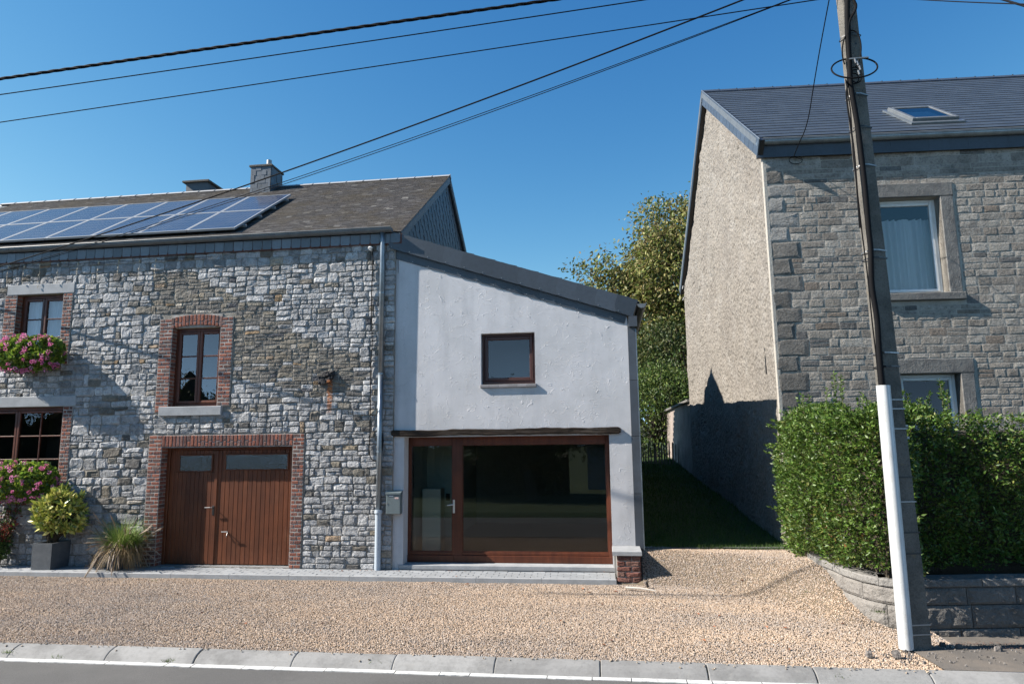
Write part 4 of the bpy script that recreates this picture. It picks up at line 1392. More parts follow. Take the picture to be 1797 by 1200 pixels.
# small upper window
wn_ = window(annex, AF, sw_[0] + .001, sw_[1] - .001, sw_[2] + .02, sw_[3] - .001, .12, mat('dark_brown_frame', (.055, .016, .010), .45), 1, 1, 1, fw=.045, sw=.055, behind='none', room=.8, dim=MT['black'], glassm=glass('small_window_glass', gain=2.3))
MT['sill_tile'] = mat('grey_tile_sill', (.24, .23, .24), .7, tint=True)
a_, b_ = sw_[0] - .01, sw_[1] + .02
sob = MB().box(AF, a_, b_, sw_[2] - .055, sw_[2] - .002, -.12, .035, bev=.004).build('window_sill', MT['bluestone'], annex)
n = 6
for i in range(n):
    k = rnd.uniform(.8, 1.15)
    MB().box(AF, a_ + (b_ - a_) * i / n + .002, a_ + (b_ - a_) * (i + 1) / n - .002, sw_[2] - .05, sw_[2] - .004, .0352, .042, (k, k * .98, k * .95), bev=.003).build('sill_tile', MT['sill_tile'], sob)

# old timber beam over the shop window
MT['old_oak'] = mat('weathered_oak', (.036, .027, .021), .95, spec=.15, var=[(5, (.085, .072, .06), .52, .68, (.35, 1, 6)), (8, (.010, .008, .007), .50, .62, (.3, 1, 8))], bump=[(9, 1.0, .03, dict(stretch=(.25, 1, 5))), (60, .5, .005)])
l0 = A(688, 755); l1 = A(1089, 747); l2 = A(688, 763.5); 
bm = MB()
nb = 90
ring = []
for i in range(nb + 1):
    t = i / nb
    u = l0[0] + (l1[0] - l0[0]) * t
    nn = lambda s: noise.noise(Vector((u * 1.5, s * 3.3, 0))) * .018 + noise.noise(Vector((u * 7, s * 7.3, 0))) * .010
    vt = l0[1] + .0 + nn(1) - (.02 if i in (0, nb) else 0); vb = shop[3] + .018 + nn(2) * .7 + (.02 if i in (0, nb) else 0)
    wf = .055 + nn(3) * .8
    ring.append([AF(u, vb, -.2), AF(u, vb, wf - .012), AF(u, vb + .015, wf), AF(u, (vt + vb) / 2, wf + nn(4) * .5), AF(u, vt - .012, wf), AF(u, vt, wf - .012), AF(u, vt, -.01)])
vs = [p for r_ in ring for p in r_]; k = 7
fs = [(i * k + j, (i + 1) * k + j, (i + 1) * k + (j + 1) % k, i * k + (j + 1) % k) for i in range(nb) for j in range(k)]
fs += [tuple(range(k)), tuple(nb * k + j for j in range(k - 1, -1, -1))]
bm.add(vs, fs).build('oak_beam', MT['old_oak'], annex)

# shop window: frame, door leaf on the left, big pane on the right
RC = -.26
sf = MB()
s0, s1, t0, t1 = shop[0] + .002, shop[1] - .002, .075, shop[3] + .012
pxl = lambda x, y: AF.px(x, y, RC)
mx0, mx1 = pxl(794, 880)[0], pxl(811, 880)[0]
dl = pxl(720, 880)[0]
gt = pxl(900, 779)[1]; gbm = pxl(900, 969)[1]
rr = pxl(1066, 880)[0]
sf.box(AF, s0, dl - .0, t0, t1, RC - .07, RC, bev=.004)
sf.box(AF, mx0, mx1, t0, t1, RC - .07, RC + .004, bev=.004)
sf.box(AF, rr, s1, t0, t1, RC - .07, RC, bev=.004)
sf.box(AF, dl, mx0, gt + .0, t1, RC - .07, RC - .002, bev=.004)
sf.box(AF, mx1, rr, gt + .0, t1, RC - .07, RC - .002, bev=.004)
sfo = sf.build('shop_window', MT['wood_red'], annex)
r2 = MB(); r2.box(AF, dl, mx0, t0 + .118, gbm, RC - .07, RC - .002, bev=.006); r2.box(AF, dl - .05, mx0 + .02, t0, t0 + .115, RC - .07, RC + .012, bev=.006)
r2.build('door_bottom_rail', MT['wood_red'], sfo)
r3 = MB(); r3.box(AF, mx1, rr, t0 + .118, gbm, RC - .07, RC - .002, bev=.006); r3.box(AF, mx0 + .025, s1, t0, t0 + .115, RC - .07, RC + .012, bev=.006)
r3.build('bottom_rail', MT['wood_red'], sfo)
# glazing beads
for q0, q1 in ((dl, mx0), (mx1, rr)):
    m_ = MB()
    for bx in ((q0, q0 + .016, gbm, gt), (q1 - .016, q1, gbm, gt), (q0 + .016, q1 - .016, gbm, gbm + .016), (q0 + .016, q1 - .016, gt - .016, gt)):
        m_.box(AF, *bx, RC - .03, RC - .012, bev=.003)
    m_.build('glazing_bead', MT['wood_red'], sfo)
    MB().quad(AF(q0, gbm, RC - .024), AF(q1, gbm, RC - .024), AF(q1, gt, RC - .024), AF(q0, gt, RC - .024)).build('pane', MT['glass_shop'], sfo)
MT['silver'] = mat('satin_steel', (.7, .7, .68), .3, .6)
hp = pxl(796.5, 887)
MB().box(AF, hp[0] - .018, hp[0] + .018, hp[1] - .12, hp[1] + .10, RC + .004, RC + .014, bev=.005).build('handle_plate', MT['silver'], sfo)
MB().tube([AF(hp[0], hp[1] + .025, RC + .012), AF(hp[0], hp[1] + .025, RC + .055), AF(hp[0] - .02, hp[1] + .02, RC + .06), AF(hp[0] - .10, hp[1] + .01, RC + .06)], .009, 8).build('handle', MT['silver'], sfo)
MB().tube([AF(hp[0], hp[1] - .06, RC + .01), AF(hp[0], hp[1] - .06, RC + .03)], .012, 10).build('lock', MT['silver'], sfo)
# stone step under the shop window
st = MB().box(AF, A(700, 996)[0], shop[1] + .03, .002, .072, -.34, .02, bev=.005)
st.build('window_step', MT['bluestone'], annex)
# grey render skirt at the foot of the right pier
MB().box(AF, shop[1] + .012, XS1 - .001, -.1, .40, .001, .018, bev=.006).build('pier_skirt', MT['kerb'], annex)

# room behind the shop window
rm = MB()
x0, x1, y0, y1, z0, z1 = XE + .25, XS1 - .1, YS + .36, 6.2, .05, 2.5
MT['room_floor'] = mat('grey_floor_tiles', (.16, .155, .15), .5)
MT['room_wall'] = mat('plastered_room', (.42, .44, .41), .9)
rm.quad((x0, y0, z0), (x1, y0, z0), (x1, y1, z0), (x0, y1, z0)).build('room_floor', MT['room_floor'], annex)
rm = MB()
rm.add([(x0, y0, z0), (x1, y0, z0), (x1, y1, z0), (x0, y1, z0), (x0, y0, z1), (x1, y0, z1), (x1, y1, z1), (x0, y1, z1)], [(4, 5, 6, 7), (0, 4, 7, 3), (1, 2, 6, 5), (2, 3, 7, 6)])
rm.build('room_walls', MT['room_wall'], annex)
cw = MB(); xw = pxl(755, 880)[0]
cw.box(WORLD, x0 + .0, x0 + .5, y0 + .9, y0 + 1.0, z0, 2.5); cw.build('partition', mat('pale_green_partition', (.40, .46, .42), .8), annex)
cw = MB(); cw.box(WORLD, x0 + .10, x0 + .42, y0 + .2, y0 + .5, z0, 1.25, bev=.01); cw.build('cupboard', mat('pale_cupboard', (.42, .45, .42), .7), annex)
MB().box(WORLD, x0 + .36, x0 + .43, y0 + .88, y0 + .9, 1.0, 1.12).build('light_switch', MT['black'], annex)

# ================================================================== MAILBOX
mb0 = AF.px(676, 902, .13); mb1 = AF.px(703, 861, .13)
mbx_ = thing('mailbox', AF(mb0[0], mb0[1], .0), 'small grey metal letterbox hung at the left edge of the stucco front beside the downpipe', 'mailbox')
MT['box_paint'] = mat('grey_green_enamel', (.13, .165, .175), .45, var=[(20, .8, .5, .7)])
u0, u1, v0, v1 = mb0[0], mb1[0], mb0[1], mb1[1]
MB().box(AF, u0 + .008, u1 - .008, v0, v1 - .05, .001, .125, bev=.006).build('body', MT['box_paint'], mbx_)
lid = MB(); lid.add([AF(u0, v1 - .05, .001), AF(u1, v1 - .05, .001), AF(u1, v1 - .055, .14), AF(u0, v1 - .055, .14), AF(u0, v1, .001), AF(u1, v1, .001), AF(u1, v1 - .03, .14), AF(u0, v1 - .03, .14)],
    [(0, 3, 2, 1), (4, 5, 6, 7), (3, 7, 6, 2), (0, 4, 7, 3), (1, 2, 6, 5), (0, 1, 5, 4)]); lid.build('lid', MT['box_paint'], mbx_)
MB().box(AF, u0 + .06, u0 + .13, v1 - .092, v1 - .077, .125, .128).build('name_plate', MT['white_paint'], mbx_)
MB().box(AF, u1 - .10, u1 - .035, v1 - .13, v1 - .10, .125, .1275).build('sticker', mat('red_and_white_sticker', (.5, .2, .18), .6, var=[(70, (.6, .58, .55), .5, .52)]), mbx_)
MB().tube([AF(u0 + .03, v0 + .17, .125), AF(u0 + .03, v0 + .17, .132)], .011, 10).build('lock', MT['metal'], mbx_)

# ================================================================== BRICK PILLAR
pil = thing('brick_pillar', (.29, -.3, -.1), 'low weathered brick pillar with a flat bluestone cap at the right end of the paved path', 'pillar')
PF = Fr((0, -.50, 0), (1, 0, 0), (0, 0, 1), (0, -1, 0))
x0, x1 = .118, .472
z0 = -.13; zt = .335
MB().box(WORLD, x0 + .008, x1 - .008, -.492, YS - .002, z0, zt).build('mortar_core', MT['brick_mortar'], pil)
ch = .0775
PB = [(.19, .075, .055), (.22, .09, .068), (.15, .065, .05), (.24, .11, .085), (.17, .09, .07)]
for i in range(6):
    a = z0 + i * ch
    if i == 0: tints = [(.22, .2, .18)] * 3
    cuts = [x0, x0 + .13, x1] if i % 2 == 0 else [x0, x1 - .13, x1]
    if i % 2 == 0: cuts = [x0, x0 + .11, x0 + .235, x1] if False else cuts
    for p_, q_ in zip(cuts[:-1], cuts[1:]):
        t = rnd.choice(PB) if i else (.19, .175, .155)
        k = rnd.uniform(.85, 1.2); t = tuple(c * k for c in t)
        m_ = MB(); stone_verts(m_, Fr((0, -.492, 0), (1, 0, 0), (0, 0, 1), (0, -1, 0)), p_, q_, a, a + ch, .018, t, joint=.006, rag=.12, wp=.004); m_.build('brick', MT['brick'], pil)
    ys = [-.49, -.28, -.07, .085] if i % 2 else [-.49, -.38, -.17, .04]
    for p_, q_ in zip(ys[:-1], ys[1:]):
        t = rnd.choice(PB); m_ = MB(); stone_verts(m_, Fr((x1 - .008, 0, 0), (0, 1, 0), (0, 0, 1), (1, 0, 0)), p_, q_, a, a + ch, .016, t, joint=.006, rag=.12, wp=.004); m_.build('brick', MT['brick'], pil)
MB().box(WORLD, x0 - .055, x1 + .025, -.53, YS - .02, zt, zt + .062, bev=.006).build('cap_stone', MT['bluestone'], pil)

# ================================================================== NEIGHBOUR STONE HOUSE
RA = R(3.3)
C2 = Vector((2.80, .30, 0))
ux = Vector((math.cos(RA), math.sin(RA), 0)); uy = Vector((-math.sin(RA), math.cos(RA), 0))
HF = Fr(C2, ux, (0, 0, 1), -uy)          # front: u right, w toward the street
HG = Fr(C2, uy, (0, 0, 1), -ux)          # gable: u backwards, w toward the lane
nb_ = thing('stone_house', C2 + ux * 5 + uy * 4, 'tall stone house with a roughcast gable and smooth dark slate roof behind the hedge', 'house')
def H(x, y, w=0): return HF.px(x, y, w)
apex = HG.px(1240, 160); fe_ = HG.px(1330, 256); re_ = HG.px(1199, 514)
print('apex', apex, 'front eave', fe_, 'rear', re_)
S_A, Z_A = 3.85, apex[1] + .05
EZ = 6.80
S_F, Z_F = -.22, 6.97
S_R, Z_R = 8.05, 6.28
DEPTH = 7.85
LEN = 9.0
def roofline(s):
    return (Z_F + (Z_A - Z_F) * (s - S_F) / (S_A - S_F)) if s < S_A else (Z_A + (Z_R - Z_A) * (s - S_A) / (S_R - S_A))
# roughcast gable: a really uneven sheet
MT['roughcast'] = mat('old_roughcast_render', (.285, .258, .222), .95, var=[(.8, (.245, .22, .19), .42, .62), (1.3, (.20, .182, .158), .54, .70, (3.5, 3.5, .3), .6), (2.2, (.325, .302, .27), .5, .7), (24, .55, .45, .68), (11, (.13, .115, .098), .60, .66, None, .85)],
    bump=[(18, 1.0, .04, dict(detail=6, rough_=.65)), (60, .9, .014, dict(detail=4)), (14, .8, .03, dict(kind='v'))])
nu, nv_ = 150, 150
rows_ = []
for j in range(nv_ + 1):
    row = []
    for i in range(nu + 1):
        s = DEPTH * i / nu
        zt_ = roofline(s) - .22
        z = -.1 + (zt_ + .1) * j / nv_
        d = .045 * noise.noise(Vector((s * 1.1, z * 1.1, 4))) + .018 * noise.noise(Vector((s * 4.5, z * 4.5, 2))) + .012 * noise.noise(Vector((s * 11, z * 11, 7)))
        pit = noise.noise(Vector((s * 6.5, z * 5.5, 20)))
        if pit > .38: d -= min(.03, (pit - .38) * .16)
        e = min(1, s / .12, (DEPTH - s) / .1)
        row.append(HG(s, z, d * max(e, 0)))
    rows_.append(row)
MB().sheet(rows_).build('gable_wall', MT['roughcast'], nb_, smooth=False)
# pale rendered corner strip
MB().box(HG, -.012, .05, -.05, 6.85, -.05, .010, bev=.01).build('corner_render', mat('pale_corner_render', (.42, .39, .34), .9, var=[(4, (.36, .33, .29), .45, .65), (30, .8, .5, .7)], bump=[(40, .6, .012)]), nb_)
hb_ = MB()
p = [HG(0, -.2), HG(DEPTH, -.2), HG(DEPTH, Z_R), HF(LEN, -.2, 0)]
hb_.add([HG(DEPTH, -.2), HG(DEPTH, -.2) + ux * LEN, HG(DEPTH, Z_R - .2) + ux * LEN, HG(DEPTH, Z_R - .2)], [(0, 1, 2, 3)])
hb_.add([HG(s, z) + ux * LEN for s, z in ((0, -.2), (DEPTH, -.2), (DEPTH, Z_R - .2), (S_A, Z_A - .2), (0, EZ))], [(0, 1, 2, 3, 4)])
hb_.build('rear_walls', MT['roughcast'], nb_)
# openings of the front
w1 = (H(1556, 430)[0], H(1652, 440)[0], H(1600, 515)[1], H(1600, 346)[1])
w1 = (w1[1] - .93, w1[1] + .06, w1[2], w1[3])
w2 = (H(1583, 690)[0], H(1689, 690)[0], 1.35, H(1640, 655)[1])
w2 = (w2[0], w2[1], 1.35, w2[3])
print('w1', w1, 'w2', w2)
# a third opening further right, mostly beyond the frame
MT['h2mortar'] = mat('pale_pointing', (.40, .37, .32), .95, var=[(3, (.28, .255, .22), .4, .65), (50, .75, .5, .75)], bump=[(60, .7, .01)])
wall_with_holes(HF, 0, LEN, -.2, EZ + .05, [w1, w2], .26, 'front_wall', MT['h2mortar'], nb_)
sur = .235
ob2 = [(w1[0] - sur, w1[1] + sur, w1[2] - .14, w1[3] + .25), (w2[0] - sur, w2[1] + sur + .02, w2[2] - .1, w2[3] + .22)]
MT['ashlar'] = mat('hammered_grey_ashlar', (1, 1, 1), .92, tint=True, var=[(6, .62, .45, .7), (30, .5, .48, .7), (3, (.13, .125, .12), .60, .72, None, .55)], bump=[(26, 1.0, .03, dict(detail=6, rough_=.7)), (75, .8, .012, dict(detail=3))])
G2T = [(.32, .287, .245), (.355, .322, .28), (.275, .245, .21), (.385, .355, .31), (.33, .303, .265), (.285, .252, .215)]
pcs = []
# quoins at the corner, alternately long and short
z = .3; i = 0
courses = []
while z < EZ - .02:
    h = rnd.uniform(.24, .31)
    z1 = min(z + h, EZ)
    if EZ - z1 < .12: z1 = EZ
    L_ = .50 if i % 2 else .32
    L_ += rnd.uniform(-.04, .05)
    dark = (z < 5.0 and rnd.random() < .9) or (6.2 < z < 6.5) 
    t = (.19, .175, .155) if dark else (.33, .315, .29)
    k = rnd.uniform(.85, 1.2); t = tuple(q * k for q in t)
    courses.append((z, z1, L_))
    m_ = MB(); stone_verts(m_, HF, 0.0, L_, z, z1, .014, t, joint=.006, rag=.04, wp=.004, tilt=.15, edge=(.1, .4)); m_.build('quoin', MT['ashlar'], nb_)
    z = z1; i += 1
def quoin_len(zm):
    for a, b, l in courses:
        if a <= zm < b: return l
    return .4
z = .3
bounds = sorted(set([q for a, b, l in courses for q in (a, b)]))
allz = []
for a, b in zip(bounds[:-1], bounds[1:]):
    nn_ = 3 if rnd.random() < .4 else 2
    cu = [a] + [a + (b - a) * (q + rnd.uniform(-.12, .12)) / nn_ for q in range(1, nn_)] + [b]
    allz += list(zip(cu[:-1], cu[1:]))
for o in ob2:
    pass
for a, b in allz:
    zm = (a + b) / 2
    iv = [(quoin_len(zm), LEN - 1.5)]
    for o in ob2:
        if o[2] < zm < o[3]:
            n2 = []
            for p_, q_ in iv:
                if o[1] <= p_ or o[0] >= q_: n2.append((p_, q_)); continue
                if o[0] > p_: n2.append((p_, o[0]))
                if o[1] < q_: n2.append((o[1], q_))
            iv = n2
    for p_, q_ in iv:
        x = p_
        while x < q_ - 1e-3:
            e = x + rnd.uniform(.15, .40)
            if zm > 6.15: e += .15
            if e > q_ - .14: e = q_
            t = rnd.choice(G2T); k = rnd.uniform(.86, 1.15)
            if zm > 6.2: k *= 1.05
            if rnd.random() < .03: t = (.22, .18, .145)
            if rnd.random() < .04: t = (.15, .143, .135)
            t = tuple(q * k for q in t)
            dp = rnd.uniform(.003, .008)
            # a few cells are laid as two thin stones
            cells_ = [(x, e, a, b)]
            if b - a > .135 and rnd.random() < .12: cells_ = [(x, e, a, (a + b) / 2), (x, e, (a + b) / 2, b)]
            for cc_ in cells_:
                def mk(mb, cc_=cc_, t=t, dp=dp):
                    stone_verts(mb, HF, *cc_, dp, t, joint=.005, rag=.05, wp=.006, tilt=.12, edge=(.1, .3))
                pcs.append((mk, HF((x + e) / 2, zm), (cc_[1] - cc_[0]) * (cc_[3] - cc_[2])))
            x = e
print('ashlars', len(pcs))
split_parts(pcs, 'stone', 'small_stones', MT['ashlar'], nb_, lambda p: show(p[1], p[2]) if p[1].z > 1.9 else -1)
# limestone surrounds
MT['surround'] = mat('rough_limestone_surround', (.175, .168, .155), .92, tint=True, var=[(5, (.11, .105, .10), .45, .65), (12, (.24, .15, .09), .66, .76, None, .5), (50, .7, .5, .75)], bump=[(50, .8, .012), (12, .5, .02)])
def surround(w, sill=True, sill_over=.14):
    a, b, c, d = w
    MB().box(HF, a - sur + .01, b + sur - .02, d, d + .235, -.02, .018, bev=.01).build('stone_lintel', MT['surround'], nb_)
    hz = c
    k1 = c + (d - c) * .0
    MB().box(HF, b, b + sur - .03, c + .0, d - .003, -.24, .016, (1.1, 1.1, 1.1), bev=.01).build('stone_jamb', MT['surround'], nb_)
    MB().box(HF, a - sur + .03, a, c + .0, d - .003, -.24, .016, bev=.01).build('stone_jamb', MT['surround'], nb_)
    if sill: MB().box(HF, a - sill_over, b + sill_over + .08, c - .125, c - .002, -.24, .075, (.9, .9, .9), bev=.012).build('window_sill', MT['surround'], nb_)
surround(w1); surround(w2)
window(nb_, HF, w1[0] + .003, w1[1] - .003, w1[2], w1[3] - .003, .16, MT['white_paint'], 1, 1, 1, fw=.05, sw=.05, hang=(0.02, .84))
window(nb_, HF, w2[0] + .003, w2[1] - .003, w2[2], w2[3] - .003, .16, MT['white_paint'], 1, 1, 1, fw=.05, sw=.05, hang=(0.02, .52), glassm=MT['glass_dim'], dim=MT['black'])

# roof
LF = math.hypot(S_A - S_F, Z_A - Z_F)
vdir = (uy * (S_A - S_F) + Vector((0, 0, 1)) * (Z_A - Z_F)).normalized()
wdir = ux.cross(vdir).normalized()
HR = Fr(HG(S_F, Z_F) - ux * .10, ux, vdir, wdir)
vb_ = (-uy * (S_R - S_A) + Vector((0, 0, 1)) * (Z_A - Z_R)).normalized()
wb_ = (-ux).cross(vb_).normalized()
HB = Fr(HG(S_R, Z_R) - ux * .10, ux, vb_, wb_)
LB = math.hypot(S_R - S_A, Z_A - Z_R)
rm_ = MB(); rm_.box(HR, 0, LEN + .2, .17, LF, -.12, -.01); rm_.box(HB, 0, LEN + .2, 0, LB, -.12, 0)
rf2 = rm_.build('roof', MT['zinc_dull'], nb_)
skl = [HR.px(*q, .08) for q in ((1566, 191), (1637, 184), (1671, 203), (1602, 210))]
sk0, sk1 = (skl[0][0] + skl[3][0]) / 2, (skl[1][0] + skl[2][0]) / 2
sv0, sv1 = (skl[2][1] + skl[3][1]) / 2, (skl[0][1] + skl[1][1]) / 2
print('skylight', sk0, sk1, sv0, sv1, LF)
nrw = 24
rh = LF / nrw
sp_ = []
for i in range(nrw):
    if i * rh < .12: continue
    x = -.0 - (i % 2) * .16
    while x < LEN - 1.2:
        x1 = x + .32
        a_ = max(x, 0)
        v0 = i * rh
        if not (a_ > sk0 - .12 and x1 < sk1 + .12 and v0 > sv0 - .1 and v0 + rh < sv1 + .1):
            k = rnd.uniform(.86, 1.12)
            def mk(mb, a_=a_, x1=x1, v0=v0, k=k):
                c = [HR(a_ + .002, v0, .0), HR(x1 - .002, v0, .0), HR(x1 - .002, v0, .005), HR(a_ + .002, v0, .005), HR(x1 - .003, min(v0 + rh + .03, LF), -.004), HR(a_ + .003, min(v0 + rh + .03, LF), -.004)]
                mb.add(c, [(0, 1, 2, 3), (3, 2, 4, 5), (1, 4, 2), (0, 3, 5)], (.052 * k, .064 * k, .078 * k))
            sp_.append((mk, HR((a_ + x1) / 2, v0, 0), (x1 - a_) * rh))
        x = x1
print('slates h2', len(sp_))
split_parts(sp_, 'roof_slate', 'small_roof_slates', MT['slate_new'], nb_, lambda p: show(p[1], p[2]))
x = 0
while x < LEN:
    m_ = MB()
    tp = HR(x, LF, 0)
    for (fr_, L_, s_) in ((HR, LF, 1), (HB, LB, 1)):
        m_.add([fr_(x + .002, L_ - .16, .02), fr_(x + .40, L_ - .16, .024), fr_(x + .40, L_ + .01, .03), fr_(x + .002, L_ + .01, .026)], [(0, 1, 2, 3)], (.05, .058, .07))
    m_.box(HR, x + .392, x + .404, LF - .03, LF + .0, .02, .045, (.02, .02, .02))
    m_.build('ridge_slate', MT['slate_new'], rf2)
    x += .405
# skylight
skf = MB()
fw = .07
for q in ((sk0, sk0 + fw, sv0, sv1), (sk1 - fw, sk1, sv0, sv1), (sk0 + fw, sk1 - fw, sv0, sv0 + fw), (sk0 + fw, sk1 - fw, sv1 - fw, sv1)):
    skf.box(HR, *q, -.01, .085, bev=.008)
sko = skf.build('skylight', MT['zinc_dull'], nb_)
MB().box(HR, sk0 - .06, sk1 + .06, sv0 - .12, sv0 - .002, .0, .03).build('skylight_flashing', MT['zinc'], sko)
MB().box(HR, sk0 - .06, sk0 - .002, sv0, sv1 + .06, .0, .03).build('skylight_flashing', MT['zinc'], sko)
MB().quad(HR(sk0 + fw, sv0 + fw, .07), HR(sk1 - fw, sv0 + fw, .07), HR(sk1 - fw, sv1 - fw, .07), HR(sk0 + fw, sv1 - fw, .07)).build('pane', MT['glass_sky'], sko)
MB().quad(HR(sk0 + fw, sv0 + fw, .0), HR(sk1 - fw, sv0 + fw, .0), HR(sk1 - fw, sv1 - fw, .0), HR(sk0 + fw, sv1 - fw, .0)).build('skylight_blind', mat('pale_blind', (.5, .5, .48), .8), sko)
# verge slates on the gable edge
VGf = Fr(HG(S_F, Z_F) - ux * .0, vdir, wdir, -ux)
n = 17
for i in range(n):
    a_, b_ = LF * i / n, LF * (i + 1) / n
    k = rnd.uniform(.9, 1.15)
    MB().box(VGf, a_ + .006, b_ - .006, -.27, .012, .075, .098, (.060 * k, .078 * k, .105 * k)).build('verge_slate', MT['slate_new'], nb_)
MB().box(VGf, 0, LF, -.265, .0, .0, .07).build('verge_board', MT['black'], nb_)
MB().tube([VGf(0, .022, .09), VGf(LF, .022, .09)], .009, 6).build('verge_trim', MT['zinc'], nb_)
VGb = Fr(HG(S_R, Z_R), vb_, wb_, -ux)
MB().box(VGb, 0, LB, -.24, .012, .0, .098, (.04, .05, .06)).build('rear_verge', MT['black'], nb_)
# fascia and gutter
FZ = 6.74
n = 26
MB().box(HF, -.09, LEN, FZ + .0, FZ + .20, -.02, .060).build('fascia_board', MT['black'], nb_)
for i in range(n):
    k = rnd.uniform(.85, 1.15)
    a_ = -.09 + i * .31
    MB().box(HF, a_ + .001, a_ + .318, FZ - .015, FZ + .19, .061 + (i % 2) * .003, .068 + (i % 2) * .003, (.045 * k, .055 * k, .07 * k)).build('fascia_slate', MT['slate_new'], nb_)
g0 = H(1330, 252, .22)
GH = Fr(HF(0, H(1400, 246, .09)[1], .09), ux, (0, 0, 1), -uy)
half_gutter(GH, -.10, LEN, .072, 'gutter', MT['zinc'], nb_, .30)
# small ironmongery on the walls
for q in ((1204, 502), (1205, 522)):
    p_ = HG.px(*q)
    MB().tube([HG(p_[0], p_[1], 0), HG(p_[0], p_[1], .08), HG(p_[0], p_[1] - .08, .10)], .015, 6).build('wall_hook', MT['metal'], nb_)
p_ = HG.px(1355, 545)
for q in ((1346, 625, 14),):
    p_ = HG.px(q[0], q[1])
    MB().box(HG, p_[0] - .02, p_[0] + .02, p_[1] - .30, p_[1] + .14, .0, .035).build('wall_tie', MT['black'], nb_)

# ================================================================== RETAINING WALL
rw = thing('retaining_wall', (3.2, -2.6, 0), 'low curved retaining wall of grey stone blocks under the hedge', 'wall')
MT['block'] = mat('split_faced_block', (1, 1, 1), .93, tint=True, var=[(5, .7, .45, .7), (35, .65, .5, .75), (2.2, (.09, .085, .07), .58, .7, None, .6)], bump=[(22, 1.0, .03, dict(detail=5)), (80, .6, .008)])
ZT = .45
pl = [atZ(x, y, ZT) for x, y in [(1418, 968), (1435, 978), (1460, 987), (1482, 997), (1515, 1007), (1545, 1013), (1575, 1017)]]
rgt0 = atZ(1625, 1016, ZT)
dirr = Vector((math.cos(R(8.5)), math.sin(R(8.5)), 0))
pl = [Vector((p.x, p.y, 0)) for p in pl]
rgt0.z = 0
pl.append(Vector((rgt0.x - .12, rgt0.y - .02, 0)))
pl.append(rgt0 + dirr * 6)
cum = [0]
for a, b in zip(pl[:-1], pl[1:]): cum.append(cum[-1] + (b - a).length)
def along(s):
    for i in range(len(pl) - 1):
        if s <= cum[i + 1] or i == len(pl) - 2:
            t = (s - cum[i]) / (cum[i + 1] - cum[i])
            d = (pl[i + 1] - pl[i]).normalized()
            return pl[i].lerp(pl[i + 1], t), d
scorner = cum[-2]
def wall_block(s0, s1, z0, z1, t, name, proud, rough=.02, depth=.28):
    p0, _ = along(s0 + .004); p1, _ = along(s1 - .004)
    d = (p1 - p0).normalized()
    fr = Fr((p0.x, p0.y, 0), d, (0, 0, 1), d.cross(Vector((0, 0, 1))))
    L_ = (p1 - p0).length
    mb = MB()
    n, m_ = max(4, int(L_ / .035)), 6
    h = z1 - z0
    P = []
    for j in range(m_ + 1):
        row = []
        for i in range(n + 1):
            ed = i in (0, n) or j in (0, m_)
            p_ = fr(L_ * i / n, z0 + (z1 - z0) * j / m_)
            w = proud + (0 if ed else rough * (.7 + .6 * noise.noise(p_ * 9) + .5 * noise.noise(p_ * 21)))
            pc, dc = along(s0 + .004 + (s1 - s0 - .008) * i / n)
            if i == n: dc = along(s1 - .01)[1]
            nc = dc.cross(Vector((0, 0, 1)))
            row.append(Vector((pc.x, pc.y, z0 + .003 + (h - .006) * j / m_)) + nc * (w - (.006 if ed else 0)))
        P.append(row)
    mb.sheet(P, t)
    B = [[p - fr.w * depth for p in P[0]]]
    top = [[p for p in P[-1]], [p - fr.w * depth for p in P[-1]]]
    mb.sheet(top, t); mb.sheet([[p - fr.w * depth for p in P[0]], P[0]], t)
    mb.add([P[0][0], P[-1][0], P[-1][0] - fr.w * depth, P[0][0] - fr.w * depth], [(0, 1, 2, 3)], t)
    mb.add([P[0][-1], P[-1][-1], P[-1][-1] - fr.w * depth, P[0][-1] - fr.w * depth], [(3, 2, 1, 0)], t)
    mb.build(name, MT['block'], rw)
rowsz = [(ZT - .09, ZT), (ZT - .28, ZT - .093), (ZT - .53, ZT - .283), (ZT - .66, ZT - .533)]
for ri, (z0, z1) in enumerate(rowsz):
    s = 0.0 if ri < 2 else .2
    if ri == 3: s = .7
    while s < cum[-1] - 2.2:
        L_ = (rnd.uniform(.5, .75), rnd.uniform(.35, .75), rnd.uniform(.55, .95), rnd.uniform(.4, .7))[ri]
        e = s + L_
        if s < scorner < e + .15: e = scorner
        k = rnd.uniform(.8, 1.15)
        t = (.26 * k, .25 * k, .235 * k) if ri == 0 else (.22 * k, .205 * k, .188 * k)
        if s >= scorner - .01: t = tuple(q * .68 for q in t)  # right run darker: weathered stone, plus its shade put into the tint
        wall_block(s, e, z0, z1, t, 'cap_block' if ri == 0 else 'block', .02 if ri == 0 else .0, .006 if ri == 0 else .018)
        s = e
# ================================================================== HEDGE
hedge = thing('hedge', (3.8, -1.6, .3), 'clipped green hedge with loose upright shoots above the retaining wall', 'hedge')
MT['leaf'] = mat('hedge_leaf', (1.25, 1.28, 1.15), .48, tint=True, spec=.5, transl=.35)
MT['twig'] = mat('dark_twigs', (.045, .035, .022), .9, bump=[(30, .8, .02)])
g_ = np.random.default_rng(4)
